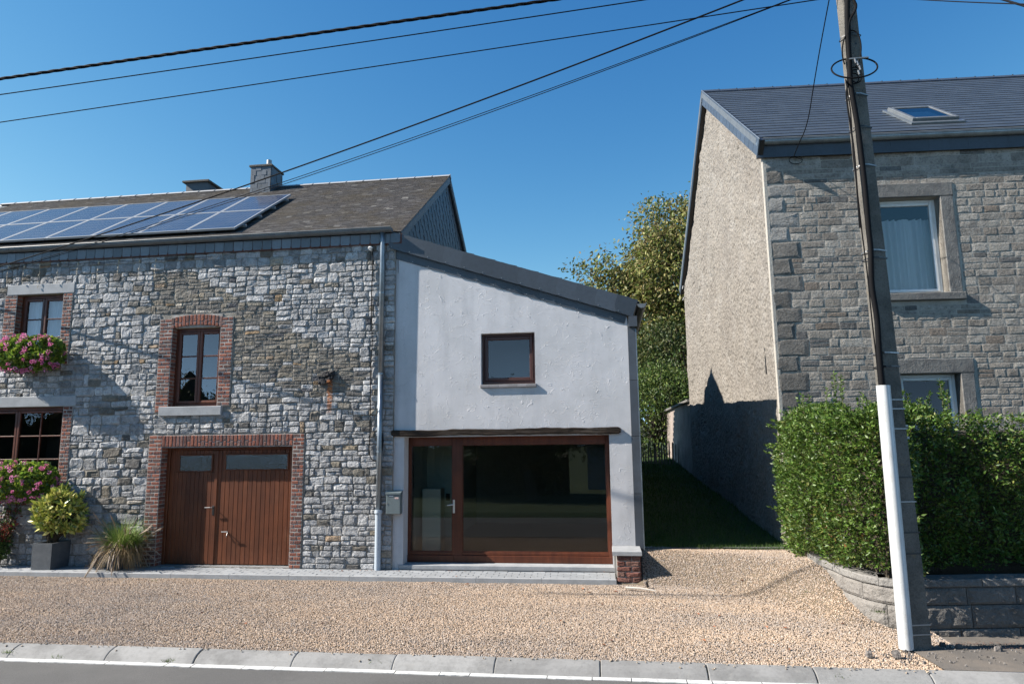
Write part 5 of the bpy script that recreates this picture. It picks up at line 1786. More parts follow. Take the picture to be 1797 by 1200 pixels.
# outline of the hedge seen from above, following the wall
print('wall plan', [tuple(round(q, 2) for q in p) for p in pl])
hp_ = [Vector((2.80, 0.12)), Vector((2.70, -.15))]
for p in pl[0:7]:
    if p.y < hp_[-1].y - .06: hp_.append(Vector((p.x - .10 * min(1, max(0, (p.y + 3) / 1.5)) - .03, p.y + .03)))
hp_.append(Vector((pl[6].x + .22, pl[6].y - .02)))
hp_.append(Vector((pl[7].x + .08, pl[7].y + .30)))
hp_.append(Vector((pl[7].x + .55, pl[7].y + .42)))
hp_.append(Vector(((rgt0 + dirr * 6).x, (rgt0 + dirr * 6).y + .42)))
HT = 2.28
def outline(n):
    seg = [(hp_[i + 1] - hp_[i]).length for i in range(len(hp_) - 1)]
    tot = sum(seg); out = []
    for k in range(n):
        s = g_.uniform(0, tot); i = 0
        while s > seg[i] and i < len(seg) - 1: s -= seg[i]; i += 1
        d = (hp_[i + 1] - hp_[i]).normalized()
        out.append((hp_[i] + d * s, Vector((d.y, -d.x)), i))
    return out
def bulge(z, s=0):
    t = (z - .35) / (HT - .35)
    return .10 * math.sin(min(max(t, 0), 1) * math.pi) - .02 
# dark twiggy core
core = MB()
N_ = 46
seg = []
for i in range(len(hp_) - 1):
    for k in range(5): seg.append(hp_[i].lerp(hp_[i + 1], k / 5))
seg.append(hp_[-1])
P = []
for z in (.25, .6, 1.0, 1.4, 1.8, 2.05):
    row = []
    for i, p in enumerate(seg):
        q = seg[min(i + 1, len(seg) - 1)] - seg[max(i - 1, 0)]
        q.normalize(); nrm = Vector((q.y, -q.x))
        o = p - nrm * (.30 + .06 * noise.noise(Vector((p.x * 3, p.y * 3, z * 3)))) + nrm * bulge(z)
        row.append((o.x, o.y, z))
    P.append(row)
P.append([(x + .5, y + .5, 2.1) for x, y, z in P[-1]])
core.sheet(P).build('twig_core', MT['twig'], hedge)
LG = [(.075, .145, .022), (.055, .115, .02), (.10, .175, .03), (.04, .085, .016), (.125, .175, .04), (.085, .13, .035)]
pts = []; nrm_ = []; tn = []
def add_leaf(p, n, t): pts.append(p); nrm_.append(n); tn.append(t)
for (p, nr_, i) in outline(78000):
    z = g_.uniform(.52 + .05 * math.sin(p.x * 9 + p.y * 7) if i > 1 else .38, HT)
    dpth = abs(g_.normal(0, .10)) - .03
    lump = .15 * noise.noise(Vector((p.x * 2.2, p.y * 2.2, z * 1.9))) + .07 * noise.noise(Vector((p.x * 7, p.y * 7, z * 6)))
    o = p + nr_ * (bulge(z) - dpth + lump)
    zz = z
    young = g_.random() < .10
    c = LG[g_.integers(len(LG))] if not young else (.14, .15, .035)
    if i < 7 and z < 1.3 and g_.random() < .12: c = (.16, .17, .055)
    if abs(z - .95) < .25 and 3 < i < 8 and g_.random() < .03: c = (.24, .12, .05)
    if noise.noise(Vector((p.x * 3.3, p.y * 3.3, z * 3.1 + 9))) > .36 and g_.random() < .5: continue
    add_leaf((o.x, o.y, zz), (nr_.x, nr_.y, .35), c)
# top
for k in range(26000):
    i = g_.integers(1, len(hp_) - 1)
    t = g_.random(); p = hp_[i].lerp(hp_[i + 1], t)
    back_ = g_.uniform(0, 1.5)
    q = (hp_[i + 1] - hp_[i]).normalized(); nr_ = Vector((q.y, -q.x))
    o = p - nr_ * back_
    if o.y > .1 or o.x < p.x - .02: continue
    z = HT + .06 + .24 * noise.noise(Vector((o.x * 2.2, o.y * 2.2, 1))) + .05 * noise.noise(Vector((o.x * 8, o.y * 8, 3))) - abs(g_.normal(0, .05))
    c = LG[g_.integers(len(LG))] if g_.random() > .2 else (.11, .15, .03)
    add_leaf((o.x, o.y, z), (nr_.x * .4, nr_.y * .4, 1), c)
# upright shoots
st = MB()
shoots = [(1415, 690, .45), (1460, 660, .72), (1392, 712, .35), (1400, 720, .3), (1494, 690, .4), (1525, 700, .35), (1600, 690, .45), (1655, 672, .6), (1710, 715, .25), (1440, 712, .3), (1625, 700, .4), (1432, 715, .3), (1479, 715, .28), (1508, 716, .3), (1575, 712, .3)]
for sx_, sy_, hh in shoots:
    b0 = atY(sx_, sy_, (-1.1 if sx_ < 1440 else -1.7) if sx_ < 1570 else -1.9)
    for q in range(2 if hh < .4 else 3):
        bx = b0.x + g_.uniform(-.10, .10); by = b0.y + g_.uniform(-.15, .15)
        h2 = hh * g_.uniform(.6, 1.0) if q else hh
        top = Vector((bx + g_.uniform(-.05, .05), by, HT - .1 + h2 + .02)); 
        top.z = min(top.z, b0.z + .0) if q == 0 else top.z
        bot = Vector((bx, by, HT - .35))
        midp = bot.lerp(top, .5) + Vector((g_.uniform(-.03, .03), 0, 0))
        c_ = curve([bot, midp, top], 4)
        st.tube(c_, [.006 * (1 - .7 * i / len(c_)) for i in range(len(c_))], 5, (.12, .10, .04))
        L_ = (top - bot).length
        for i in range(int(L_ / .007)):
            t = i * .007 / L_
            pp = bot.lerp(top, t)
            a_ = g_.uniform(0, 6.28)
            add_leaf((pp.x, pp.y, pp.z), (math.cos(a_) * 2.5, math.sin(a_) * 2.5, 1.2), (.09, .15, .025) if g_.random() < .6 else (.06, .11, .02))
MT['shoot'] = mat('young_shoot', (1, 1, 1), .6, tint=True)
for k in range(230):
    i = int(g_.integers(1, 9)); p = hp_[i].lerp(hp_[i + 1], g_.random()); d_ = (hp_[i + 1] - hp_[i]).normalized(); n2 = Vector((d_.y, -d_.x))
    z = g_.uniform(.7, HT + .05); ln = g_.uniform(.08, .26)
    a_ = Vector((p.x, p.y, z)); up_ = g_.uniform(.2, 1.2)
    b_ = a_ + Vector((n2.x + g_.normal(0, .4), n2.y + g_.normal(0, .4), up_)).normalized() * (ln + .08)
    st.tube([a_, b_], [.004, .0015], 4, (.12, .09, .04))
    for l in range(int(ln * 110)):
        q = a_.lerp(b_, .25 + .75 * g_.random()); aa = g_.uniform(0, 6.28)
        add_leaf((q.x, q.y, q.z), (math.cos(aa) * 1.5 + n2.x, math.sin(aa) * 1.5 + n2.y, .9), (.11, .18, .03) if g_.random() < .6 else (.07, .12, .02))
st.build('shoots', MT['shoot'], hedge, kind='stuff')
P_ = np.array(pts); Nn = np.array(nrm_); T_ = np.array(tn) * g_.uniform(.7, 1.3, (len(pts), 1))
leaf_cloud('leaves', P_, Nn, .046, .44, MT['leaf'], hedge, T_, jitter=.75, seed=5)
print('hedge leaves', len(pts))

# ================================================================== UTILITY POLE
pole = thing('utility_pole', (3.07, -3.45, -.12), 'leaning grey concrete utility pole with strapped cables and a white cable guard', 'utility pole')
MT['pole'] = mat('weathered_pole_concrete', (.16, .148, .128), .93, var=[(2.5, (.10, .093, .08), .42, .62), (50, .5, .48, .72), (8, (.21, .15, .075), .6, .74, None, .6), (110, (.28, .26, .22), .6, .72, None, .7)], bump=[(70, .9, .012), (18, .5, .01)])
PB0 = Vector((3.085, -3.40, -.2)); PT0 = Vector((2.925, -3.40, 9.2))
pa = R(14)
pu = Vector((math.cos(pa), math.sin(pa), 0)); pw_ = Vector((math.sin(pa), -math.cos(pa), 0))
def pole_c(z):
    t = (z - PB0.z) / (PT0.z - PB0.z)
    return PB0.lerp(PT0, t), .104 - .028 * t, .085 - .022 * t
mb = MB()
zs = [-.2 + 9.4 * i / 60 for i in range(61)]
vs = []
prof_n = None
for z in zs:
    c, hw, hd = pole_c(z)
    b = .012
    j = lambda: rnd.uniform(-.0015, .0015)
    pr = [(-hw, -hd + b), (-hw + b, -hd), (hw - b, -hd), (hw, -hd + b), (hw, hd - b), (hw - b, hd), (-hw + b, hd), (-hw, hd - b)]
    prof_n = len(pr)
    vs += [c + pu * (u + j()) + pw_ * (w + j()) for u, w in pr]
fs = [(i * 8 + k, i * 8 + (k + 1) % 8, (i + 1) * 8 + (k + 1) % 8, (i + 1) * 8 + k) for i in range(60) for k in range(8)]
fs.append(tuple(range(480, 488)))
mb.add(vs, fs).build('shaft', MT['pole'], pole)
def pole_pt(z, u, w):
    c, hw, hd = pole_c(z)
    return c + pu * (u * hw) + pw_ * (w * hd)
def zpix(y):
    lo, hi = -.3, 10
    for _ in range(40):
        m_ = (lo + hi) / 2
        if project(pole_pt(m_, 0, 1))[1] > y: lo = m_
        else: hi = m_
    return lo
# worn holes in the shaft
for z in (7.05, 6.85, 6.5):
    MB().tube([pole_pt(z, .2, 1.0), pole_pt(z, .2, 1.0) + pw_ * .002], .013, 8).build('bolt_hole', MT['black'], pole)
# cable conduit on the front left arris
cpx = [(1489, -30), (1487, 0), (1487, 50), (1490, 100), (1493, 150), (1504, 215), (1510, 260), (1518, 330), (1524, 400), (1528, 440), (1530, 500), (1539, 560), (1543, 620), (1549, 690)]
def onpole(x, y, off=.03):
    z = zpix(y); c = pole_pt(z, -.3, 1) + pw_ * off
    return atY(x, y, c.y)
MB().tube(curve([onpole(*q, .045) for q in cpx], 5), .029, 10).build('power_cable', MT['black_rubber'], pole, smooth=True)
thin = [(1484, 140), (1488, 165), (1493, 200), (1497, 270), (1505, 340), (1513, 410), (1522, 480), (1530, 560), (1537, 620), (1543, 680)]
MB().tube(curve([onpole(*q, .0) for q in thin], 4), .007, 6).build('thin_cable', MT['black_rubber'], pole)
thin = [(1488, 0), (1492, 60), (1490, 100), (1487, 150), (1486, 175), (1498, 260), (1503, 320), (1509, 400)]
MB().tube(curve([onpole(*q, .05) for q in thin], 4), .010, 6).build('thin_cable', MT['black_rubber'], pole)
hook = [(1496, -15), (1499, 2), (1502, 10), (1500, 20), (1493, 32), (1489, 45), (1488, 60)]
MB().tube(curve([onpole(*q, .06) for q in hook], 5), .016, 8).build('power_cable', MT['black_rubber'], pole)
# loops of spare cable
def ring_px(cx, cy, rx, ry, r, tilt=0, off=.10, name='cable_coil', n=40, a0=0, a1=6.2832, dy=0.0):
    pts = []
    for i in range(n + 1):
        a = a0 + (a1 - a0) * i / n
        x = cx + rx * math.cos(a) * math.cos(tilt) - ry * math.sin(a) * math.sin(tilt)
        y = cy - rx * math.cos(a) * math.sin(tilt) - ry * math.sin(a) * math.cos(tilt)
        z = zpix(cy)
        pts.append(atY(x, y, pole_pt(z, 0, 1).y - off + dy * math.sin(a)))
    MB().tube(pts, r, 7).build(name, MT['black_rubber'], pole)
ring_px(1499.5, 119.5, 40.5, 17.5, .0095, .06, .07, dy=.12)
ring_px(1494.5, 88, 16.5, 34, .008, -.05, .06, a0=-1.0, a1=4.0)
ring_px(1500, 135, 12, 12, .006, 0, .04); ring_px(1498, 138, 9, 9, .006, 0, .05); ring_px(1502, 132, 10, 14, .006, .3, .05)
cz = zpix(105)
MB().tube([onpole(1490, 104, .07), onpole(1500, 103, .08), onpole(1512, 102, .08), onpole(1524, 101, .08)], .010, 6).build('cable_clamp', MT['metal'], pole)
for q in ((1504, 108), (1508, 116), (1506, 124), (1500, 104)):
    p_ = onpole(*q, .08)
    MB().tube([p_, p_ + Vector((.01, 0, -.05))], .011, 8).build('cable_clamp', MT['metal'], pole)
# steel straps
for y_, m__ in ((167, 'metal'), (291, 'metal'), (440, 'metal'), (619, 'metal'), (224, 'black'), (453, 'black'), (643, 'black'), (62, 'black'), (701, 'metal'), (717, 'metal'), (752, 'metal'), (837, 'black'), (880, 'metal'), (934, 'black'), (1096, 'metal'), (1113, 'metal'), (971, 'black')):
    z = zpix(y_); c, hw, hd = pole_c(z)
    o = .006
    zt_, zb_ = z + .007, z - .007
    loop = [c + pu * a + pw_ * b for a, b in ((-hw - o, -hd - o), (hw + o, -hd - o), (hw + o, hd + o), (-hw * .3, hd + .045), (-hw * .9, hd + .04), (-hw - .03, hd * .2))] if y_ < 660 else [c + pu * a + pw_ * b for a, b in ((-hw - o, -hd - o), (hw + o, -hd - o), (hw + o, hd + o), (-hw - o, hd + o))]
    n = len(loop)
    A_ = [Vector((p.x, p.y, zt_)) for p in loop]; B_ = [Vector((p.x, p.y, zb_)) for p in loop]
    MB().add(A_ + B_, [(i, (i + 1) % n, n + (i + 1) % n, n + i) for i in range(n)]).build('steel_strap' if m__ == 'metal' else 'cable_tie', MT['metal' if m__ == 'metal' else 'black'], pole)
for y_ in (747, 768):
    z = zpix(y_); c, hw, hd = pole_c(z)
    MB().box(Fr(c, pu, (0, 0, 1), pw_), hw, hw + .04, -.012, .012, -.02, .05).build('strap_buckle', MT['metal'], pole)
# white cable guard: a half round channel
gt_ = atY(1550, 676, -3.52); gb_ = atY(1591, 1139, -3.52)
gdir = (gb_ - gt_)
n = 14
ga = pu * -.35 + pw_ * .93
gx = Vector((math.cos(R(-12)), math.sin(R(-12)), 0)); gyv = Vector((math.sin(R(-12)), -math.cos(R(-12)), 0))
ra, rb = [], []
for i in range(n + 1):
    a = math.pi * i / n
    o = gx * (-math.cos(a) * .057) + gyv * (math.sin(a) * .052 - .01)
    ra.append(gt_ + o); rb.append(gb_ + o)
fl = gx * .012
ra = [ra[0] - fl] + ra + [ra[-1] + fl]; rb = [rb[0] - fl] + rb + [rb[-1] + fl]
mg = MB(); k = len(ra)
mg.add(ra + rb, [(i, k + i, k + i + 1, i + 1) for i in range(k - 1)])
inn = [p - gyv * .004 for p in ra], [p - gyv * .004 for p in rb]
mg.add(inn[0] + inn[1], [(i, i + 1, k + i + 1, k + i) for i in range(k - 1)])
mg.build('cable_guard', mat('white_plastic_guard', (.62, .63, .625), .4, var=[(3, .85, .45, .7), (9, (.42, .38, .30), .56, .72, (3, 3, .5), .7), (60, .85, .55, .7)]), pole, smooth=True)

# ================================================================== POWER LINES
def line(name, pxs_, Y0, Y1, r, label, ext0=0, ext1=0, twist=False, m_='black_rubber', group=None):
    """pxs_: points seen in the photograph, Y changes along the line from Y0 to Y1"""
    x0, x1 = pxs_[0][0], pxs_[-1][0]
    pts = [atY(x, y, Y0 + (Y1 - Y0) * (x - x0) / (x1 - x0)) for x, y in pxs_]
    # least squares parabola through the points, as a hanging line is
    A_ = np.array([(p.x, p.y, p.z) for p in pts]); d = A_[-1] - A_[0]
    t = (A_ - A_[0]) @ d / (d @ d)
    M_ = np.stack([t * t, t, np.ones_like(t)], 1)
    cz_ = np.linalg.lstsq(M_, A_[:, 2], rcond=None)[0]
    cx_ = np.linalg.lstsq(M_[:, 1:], A_[:, 0], rcond=None)[0]; cy_ = np.linalg.lstsq(M_[:, 1:], A_[:, 1], rcond=None)[0]
    f = lambda q: Vector((cx_[0] * q + cx_[1], cy_[0] * q + cy_[1], cz_[0] * q * q + cz_[1] * q + cz_[2]))
    qs = [-ext0 + (1 + ext0 + ext1) * i / 120 for i in range(121)]
    base = [f(q) for q in qs]
    mb = MB()
    if twist:
        L_ = (base[-1] - base[0]).length
        nn_ = int(L_ / .035)
        for ph in (0, 2.094, 4.189):
            P = []
            for i in range(nn_ + 1):
                q = -ext0 + (1 + ext0 + ext1) * i / nn_
                a = i * .035 * 2 * math.pi / .55 + ph
                p = f(q)
                P.append(p + Vector((0, math.cos(a), math.sin(a))) * r * .62)
            mb.tube(P, r * .62, 6)
    else:
        mb.tube(base, r, 6)
    o = mb.build(name, MT[m_])
    _prop(o, label, 'power line', group)
    return o
line('power_line', [(0, 136), (130, 122.5), (300, 98), (450, 74), (600, 50), (750, 28), (990, 0)], -3.4, -3.4, .018, 'thickest power line, a twisted black bundle across the top left of the sky', .25, .35, True)
line('power_line', [(0, 166), (120, 150), (450, 102), (750, 57), (1135, 0)], -3.4, -3.4, .0075, 'thin power line just below the thick twisted bundle', .25, .2)
line('power_line', [(0, 213), (150, 196), (450, 148), (750, 101), (1000, 66), (1200, 37), (1430, 0)], -3.4, -3.4, .0068, 'lowest thin power line that runs left to right across the sky', .25, .02)
line('power_line', [(0, 462), (170, 410), (330, 362), (430, 330), (560, 286), (700, 235), (850, 180), (1000, 124), (1160, 52), (1262, 0)], -.6, -3.2, .011, 'thicker of the steep lines running down past the chimney to the left gutter', .12, .14)
line('power_line', [(20, 463), (330, 375), (500, 325), (620, 283), (800, 223), (1000, 146), (1200, 66), (1355, 0)], -.6, -3.2, .0055, 'upper one of the thin close pair descending steeply past the solar panels', .12, .05)
line('power_line', [(20, 465), (330, 379), (500, 329), (620, 288), (800, 226), (1000, 149), (1200, 68), (1360, 0)], -.6, -3.2, .0055, 'lower one of the thin close pair descending steeply past the solar panels', .12, .05)
dl_px = [(1460, -30), (1455, 0), (1440, 80), (1428, 150), (1420, 200), (1412, 230), (1402, 252), (1393, 275)]
pts = [atY(x, y, -3.2 + 3.45 * i / 7) for i, (x, y) in enumerate(dl_px)]
mb = MB(); mb.tube(curve(pts, 5), .007, 6)
p_ = HF.px(1392, 283)
lp_ = [HF(p_[0] + .08 * math.cos(a) * 1.4 + .03, p_[1] + .07 * math.sin(a), .04) for a in [i * .5 for i in range(13)]]
mb.tube([pts[-1]] + lp_, .006, 6)
_prop(mb.build('service_cable', MT['black_rubber']), 'thin cable dropping from the sky to a small loop on the right house corner', 'cable')
line('power_line', [(1580, -2), (1700, 4), (1797, 8)], -3.4, -5.2, .006, 'short bit of thin line at the top edge right of the pole, the flatter one', .5, 7)
line('power_line', [(1750, -3), (1775, 4), (1797, 11)], -3.4, -4.0, .012, 'short thick line crossing the top right corner of the sky', 4.5, 14)

# ================================================================== PLANTERS AND PLANTS
MT['planter'] = mat('anthracite_planter', (.075, .085, .095), .6, tint=True, var=[(5, (.11, .12, .13), .45, .65)], bump=[(60, .2, .003)])
MT['leaf_glossy'] = mat('variegated_leaf', (1, 1, 1), .35, tint=True, spec=.5, transl=.15)
MT['petal'] = mat('flower_petals', (1, 1, 1), .7, tint=True, transl=.25)
MT['blade'] = mat('grass_blades', (1, 1, 1), .6, tint=True, transl=.3)
def planter(px0, px1, pyb, pyt, d, yb, label, taper=.008):
    a = atY(px0, pyb, yb); b = atY(px1, pyb, yb); t = atY(px0, pyt, yb)
    x0, x1, z1 = a.x, b.x, t.z
    p = thing('planter', ((x0 + x1) / 2, yb + d / 2, .005), label, 'planter')
    m_ = MB(); c0 = [(x0 + taper, yb + taper, .003), (x1 - taper, yb + taper, .003), (x1 - taper, yb + d - taper, .003), (x0 + taper, yb + d - taper, .003)]
    c1 = [(x0, yb, z1), (x1, yb, z1), (x1, yb + d, z1), (x0, yb + d, z1)]
    i_ = .022
    c2 = [(x0 + i_, yb + i_, z1), (x1 - i_, yb + i_, z1), (x1 - i_, yb + d - i_, z1), (x0 + i_, yb + d - i_, z1)]
    c3 = [(q[0], q[1], z1 - .05) for q in c2]
    m_.add(c0 + c1 + c2 + c3, [(0, 1, 5, 4), (1, 2, 6, 5), (2, 3, 7, 6), (3, 0, 4, 7), (3, 2, 1, 0), (4, 5, 9, 8), (5, 6, 10, 9), (6, 7, 11, 10), (7, 4, 8, 11), (8, 9, 13, 12), (9, 10, 14, 13), (10, 11, 15, 14), (11, 8, 12, 15)])
    m_.build('pot', MT['planter'], p)
    MB().quad(*[tuple(q) for q in c3]).build('potting_soil', MT['soil'], p)
    return (x0 + x1) / 2, yb + d / 2, z1
cx, cy, cz_ = planter(53, 88, 995, 953, .42, -.44, 'larger square charcoal planter holding the yellow variegated shrub')
sh = thing('variegated_shrub', (cx, cy, cz_ - .05), 'round shrub with yellow and green variegated leaves in the square planter', 'shrub')
tw = MB(); P_ = []; N__ = []
ctr = Vector((cx + .16, cy - .02, cz_ + .50))
for k in range(170):
    a = g_.uniform(0, 6.283); e_ = math.acos(g_.uniform(-.85, 1))
    rr_ = g_.uniform(.7, 1.0)
    tip = ctr + Vector((math.cos(a) * math.sin(e_) * .42, math.sin(a) * math.sin(e_) * .36, math.cos(e_) * .46)) * rr_
    base = Vector((cx + g_.uniform(-.05, .05), cy + g_.uniform(-.05, .05), cz_ - .05))
    mid_ = base.lerp(tip, .5) + Vector((0, 0, .08))
    tw.tube(curve([base, mid_, tip], 3), .005, 4)
    d = (tip - mid_).normalized()
    for l in range(13):
        q = tip - d * g_.uniform(0, .11)
        P_.append(q); N__.append((d.x * .7 + g_.normal(0, .6), d.y * .7 + g_.normal(0, .6), d.z * .7 + g_.normal(-.1, .5)))
tw.build('stems', MT['twig'], sh, kind='stuff')
P_ = np.array(P_); N__ = np.array(N__)
leaf_cloud('leaves', P_, N__, .105, .36, MT['leaf_glossy'], sh, pick([(.58, .56, .13), (.42, .46, .09), (.70, .66, .24), (.12, .19, .035), (.24, .32, .06)], len(P_), g_, weights=[.3, .25, .2, .1, .15]), jitter=.15, seed=8)

cx, cy, cz_ = planter(181, 206, 1000, 975, .34, -.42, 'smaller charcoal planter almost hidden under the fountain grass', .03)
gz = atY(200, 948, -.25).z
gs_ = thing('fountain_grass', (cx, cy, cz_ - .05), 'clump of green and straw coloured fountain grass left of the garage door', 'ornamental grass')
bl = MB()
for k in range(2300):
    a = g_.uniform(0, 6.283); ln = g_.uniform(.5, .95); out_ = g_.uniform(.05, .58) ** .8
    p0 = Vector((cx + .06 + g_.normal(0, .06), cy + g_.normal(0, .05), cz_ - .04))
    dry = g_.random() < .45
    droop = g_.uniform(.15, .6) if not dry else g_.uniform(.6, 1.15)
    dx, dy = math.cos(a) * out_, math.sin(a) * out_ * .7
    pk = [p0 + Vector((dx * t, dy * t, ln * (t - droop * t * t * 1.25))) for t in (0, .33, .66, 1.0)]
    c = (.36, .25, .12) if dry else ((.15, .25, .045) if g_.random() < .6 else (.27, .33, .10))
    kk = g_.uniform(.7, 1.3); c = tuple(q * kk for q in c)
    sd = Vector((-math.sin(a), math.cos(a), 0)) * .0045
    for i in range(3):
        w0_, w1_ = (1, .9, .6, .08)[i], (1, .9, .6, .08)[i + 1]
        bl.add([pk[i] - sd * w0_, pk[i] + sd * w0_, pk[i + 1] + sd * w1_, pk[i + 1] - sd * w1_], [(0, 1, 2, 3)], c)
    if g_.random() < .045:
        q = pk[-1]
        bl.tube([pk[2], q, q + (q - pk[2]) * .35], [.004, .012, .003], 5, (.34, .26, .19))
bl.build('blades', MT['blade'], gs_, kind='stuff')

def flower_box(name_label, pxa, pxb, pyt, pyb, Y, seed, box_z, box_label, sill):
    """geranium: a mound that hangs over its window box"""
    g2 = np.random.default_rng(seed)
    L0 = atY(pxa, (pyt + pyb) / 2, Y).x; L1 = atY(pxb, (pyt + pyb) / 2, Y).x
    zt_, zb_ = atY(pxa, pyt, Y).z, atY(pxa, pyb, Y).z
    bx = thing('window_box', ((L0 + L1) / 2, -.14, box_z), box_label, 'window box')
    MB().box(WORLD, L0 + .12, L1 - .12, -.24, -.06, box_z + .002, box_z + .16, bev=.01).build('trough', MT['planter'], bx)
    for q in (L0 + .3, L1 - .3):
        MB().tube([(q, 0, box_z - .02), (q, -.22, box_z - .012), (q, -.25, box_z + .05)], .008, 6).build('bracket', MT['black'], bx)
    ge_ = thing('geranium', ((L0 + L1) / 2, -.16, box_z + .1), name_label, 'geranium')
    P_, N_, C_ = [], [], []
    cx_, hw_ = (L0 + L1) / 2, (L1 - L0) / 2
    cz2, hh_ = (zt_ + zb_) / 2, (zt_ - zb_) / 2
    for k in range(5200):
        u = g2.uniform(-1, 1); a = g2.uniform(-1.9, 1.7)
        rr_ = (1 - abs(u) ** 3) ** .5 * g2.uniform(.7, 1.0) ** .5
        lump = 1 + .28 * noise.noise(Vector((u * 3.5, a * 1.8, seed)))
        p = Vector((cx_ + u * hw_, -.17 - math.cos(a) * .24 * rr_ * lump, cz2 + math.sin(a) * hh_ * rr_ * lump))
        if p.y > -.03: continue
        P_.append(p); N_.append((u * .3, -math.cos(a), math.sin(a) * .6 + .5))
        C_.append((.13, .21, .03) if g2.random() < .45 else ((.24, .30, .05) if g2.random() < .6 else (.07, .12, .022)))
    leaf_cloud('leaves', np.array(P_), np.array(N_), .045, .95, MT['leaf'], ge_, np.array(C_) * g2.uniform(.75, 1.25, (len(C_), 1)), jitter=.7, seed=seed)
    tw = MB()
    nh = 84
    for k in range(nh):
        u = g2.uniform(-1.05, 1.05); a = g2.uniform(-1.75, 1.45)
        rr_ = (1 - min(abs(u), 1) ** 4) ** .5
        p = Vector((cx_ + u * hw_, -.17 - math.cos(a) * .25 * rr_ - .05, cz2 + math.sin(a) * hh_ * (rr_ * .95 + .12)))
        p.y = min(p.y, -.06)
        n = 26
        d = g2.normal(0, 1, (n, 3)); d /= np.linalg.norm(d, axis=1)[:, None]
        r0 = g2.uniform(.018, .040)
        Pp = np.array(p) + d * r0 * g2.uniform(.4, 1, (n, 1))
        base = np.array([(.80, .20, .44), (.75, .16, .38), (.85, .32, .55)][g2.integers(3)])
        leaf_cloud('flower_head', Pp, d, .019, .9, MT['petal'], ge_, np.repeat(base[None] * g2.uniform(.8, 1.15), n, 0) * g2.uniform(.8, 1.2, (n, 1)), kind=None, jitter=.4, seed=seed * 100 + k)
        tw.tube([p, Vector((p.x * .8 + cx_ * .2, -.18, p.z - .08))], .003, 4)
    tw.build('flower_stems', MT['twig'], ge_, kind='stuff')
flower_box('pink geranium spilling from the box of the upper left window', -6, 112, 592, 652, -.2, 31, o1[2] + .0, 'dark window box fixed under the upper left window, hidden by pink geraniums', 0)
flower_box('pink geranium spilling from the box of the lower left window', -40, 103, 812, 878, -.2, 57, o3[2] + .0, 'dark window box fixed under the lower left window, hidden by pink geraniums', 0)

# bush and red leaved plant at the left edge
rb_ = thing('red_leaved_bush', (-10.45, -.25, 0), 'bush with reddish and dark green leaves at the left edge beside the planter', 'bush')
P_ = []; N_ = []; C_ = []
tw = MB()
for k in range(60):
    a = g_.uniform(0, 6.283)
    tip = Vector((-10.55 + math.cos(a) * g_.uniform(.1, .42), -.22 + math.sin(a) * .2, g_.uniform(.3, 1.15)))
    base = Vector((-10.55 + g_.uniform(-.1, .1), -.2, 0))
    tw.tube(curve([base, base.lerp(tip, .5) + Vector((0, 0, .1)), tip], 3), .005, 4)
    for l in range(34):
        q = base.lerp(tip, g_.uniform(.35, 1)) + Vector(g_.normal(0, .045, 3))
        P_.append(q); N_.append(g_.normal(0, 1, 3))
        red = q.z > .45 and g_.random() < .6
        C_.append((.22, .05, .04) if red else ((.04, .075, .02) if g_.random() < .6 else (.09, .14, .03)))
tw.build('stems', MT['twig'], rb_, kind='stuff')
leaf_cloud('leaves', np.array(P_), np.array(N_), .055, .5, MT['leaf'], rb_, np.array(C_), jitter=.3, seed=12)

# ================================================================== BACK OF THE LANE: garden wall, picket fence, trees
gw_ = thing('garden_wall', HG(9.6, 1.0, .1), 'old rendered garden wall with a stone coping behind the neighbour house', 'wall')
q0 = HG.px(1168, 723); q1 = HG.px(1207, 706)
GWL = 3.6
zt0, zt1 = HG.px(1209, 704)[1], HG.px(1170, 722)[1]
zr0 = 3.16
rows_ = []
for j in range(25):
    row = []
    for i in range(37):
        s = DEPTH + .02 + (q0[0] - DEPTH) * i / 36
        zt_ = q1[1] + (q0[1] - q1[1]) * (s - q1[0]) / (q0[0] - q1[0])
        z = .6 + (zt_ - .6) * j / 24
        row.append(HG(s, z, -.02 + .02 * noise.noise(Vector((s * 3, z * 3, 0)))))
    rows_.append(row)
print('garden wall', q0, q1)
MT['old_render'] = mat('stained_old_render', (.36, .30, .26), .95, var=[(1.5, (.22, .19, .165), .42, .65), (1.2, (.30, .22, .2), .5, .7, (3, 3, .3)), (25, .75, .5, .7)], bump=[(30, .7, .02)])
gm_ = MB().sheet(rows_)
n = len(rows_[0])
gm_.sheet([rows_[-1], [p + ux * .3 for p in rows_[-1]]]); gm_.sheet([[r_[-1] for r_ in rows_], [r_[-1] + ux * .3 for r_ in rows_]])
gm_.build('rendered_face', MT['old_render'], gw_)
L_ = q0[0] - DEPTH
dz = (q0[1] - q1[1]) / (q0[0] - q1[0])
CP = Fr(HG(DEPTH + .02, q1[1] + dz * (DEPTH - q1[0])), uy + Vector((0, 0, dz)), (0, 0, 1), -ux)
for i in range(4):
    MB().box(CP, L_ * 1.0 * i / 4 + .005, L_ * (i + 1) / 4 - .005, .0, .07, -.32, .07, bev=.01).build('coping_stone', MT['surround'], gw_)

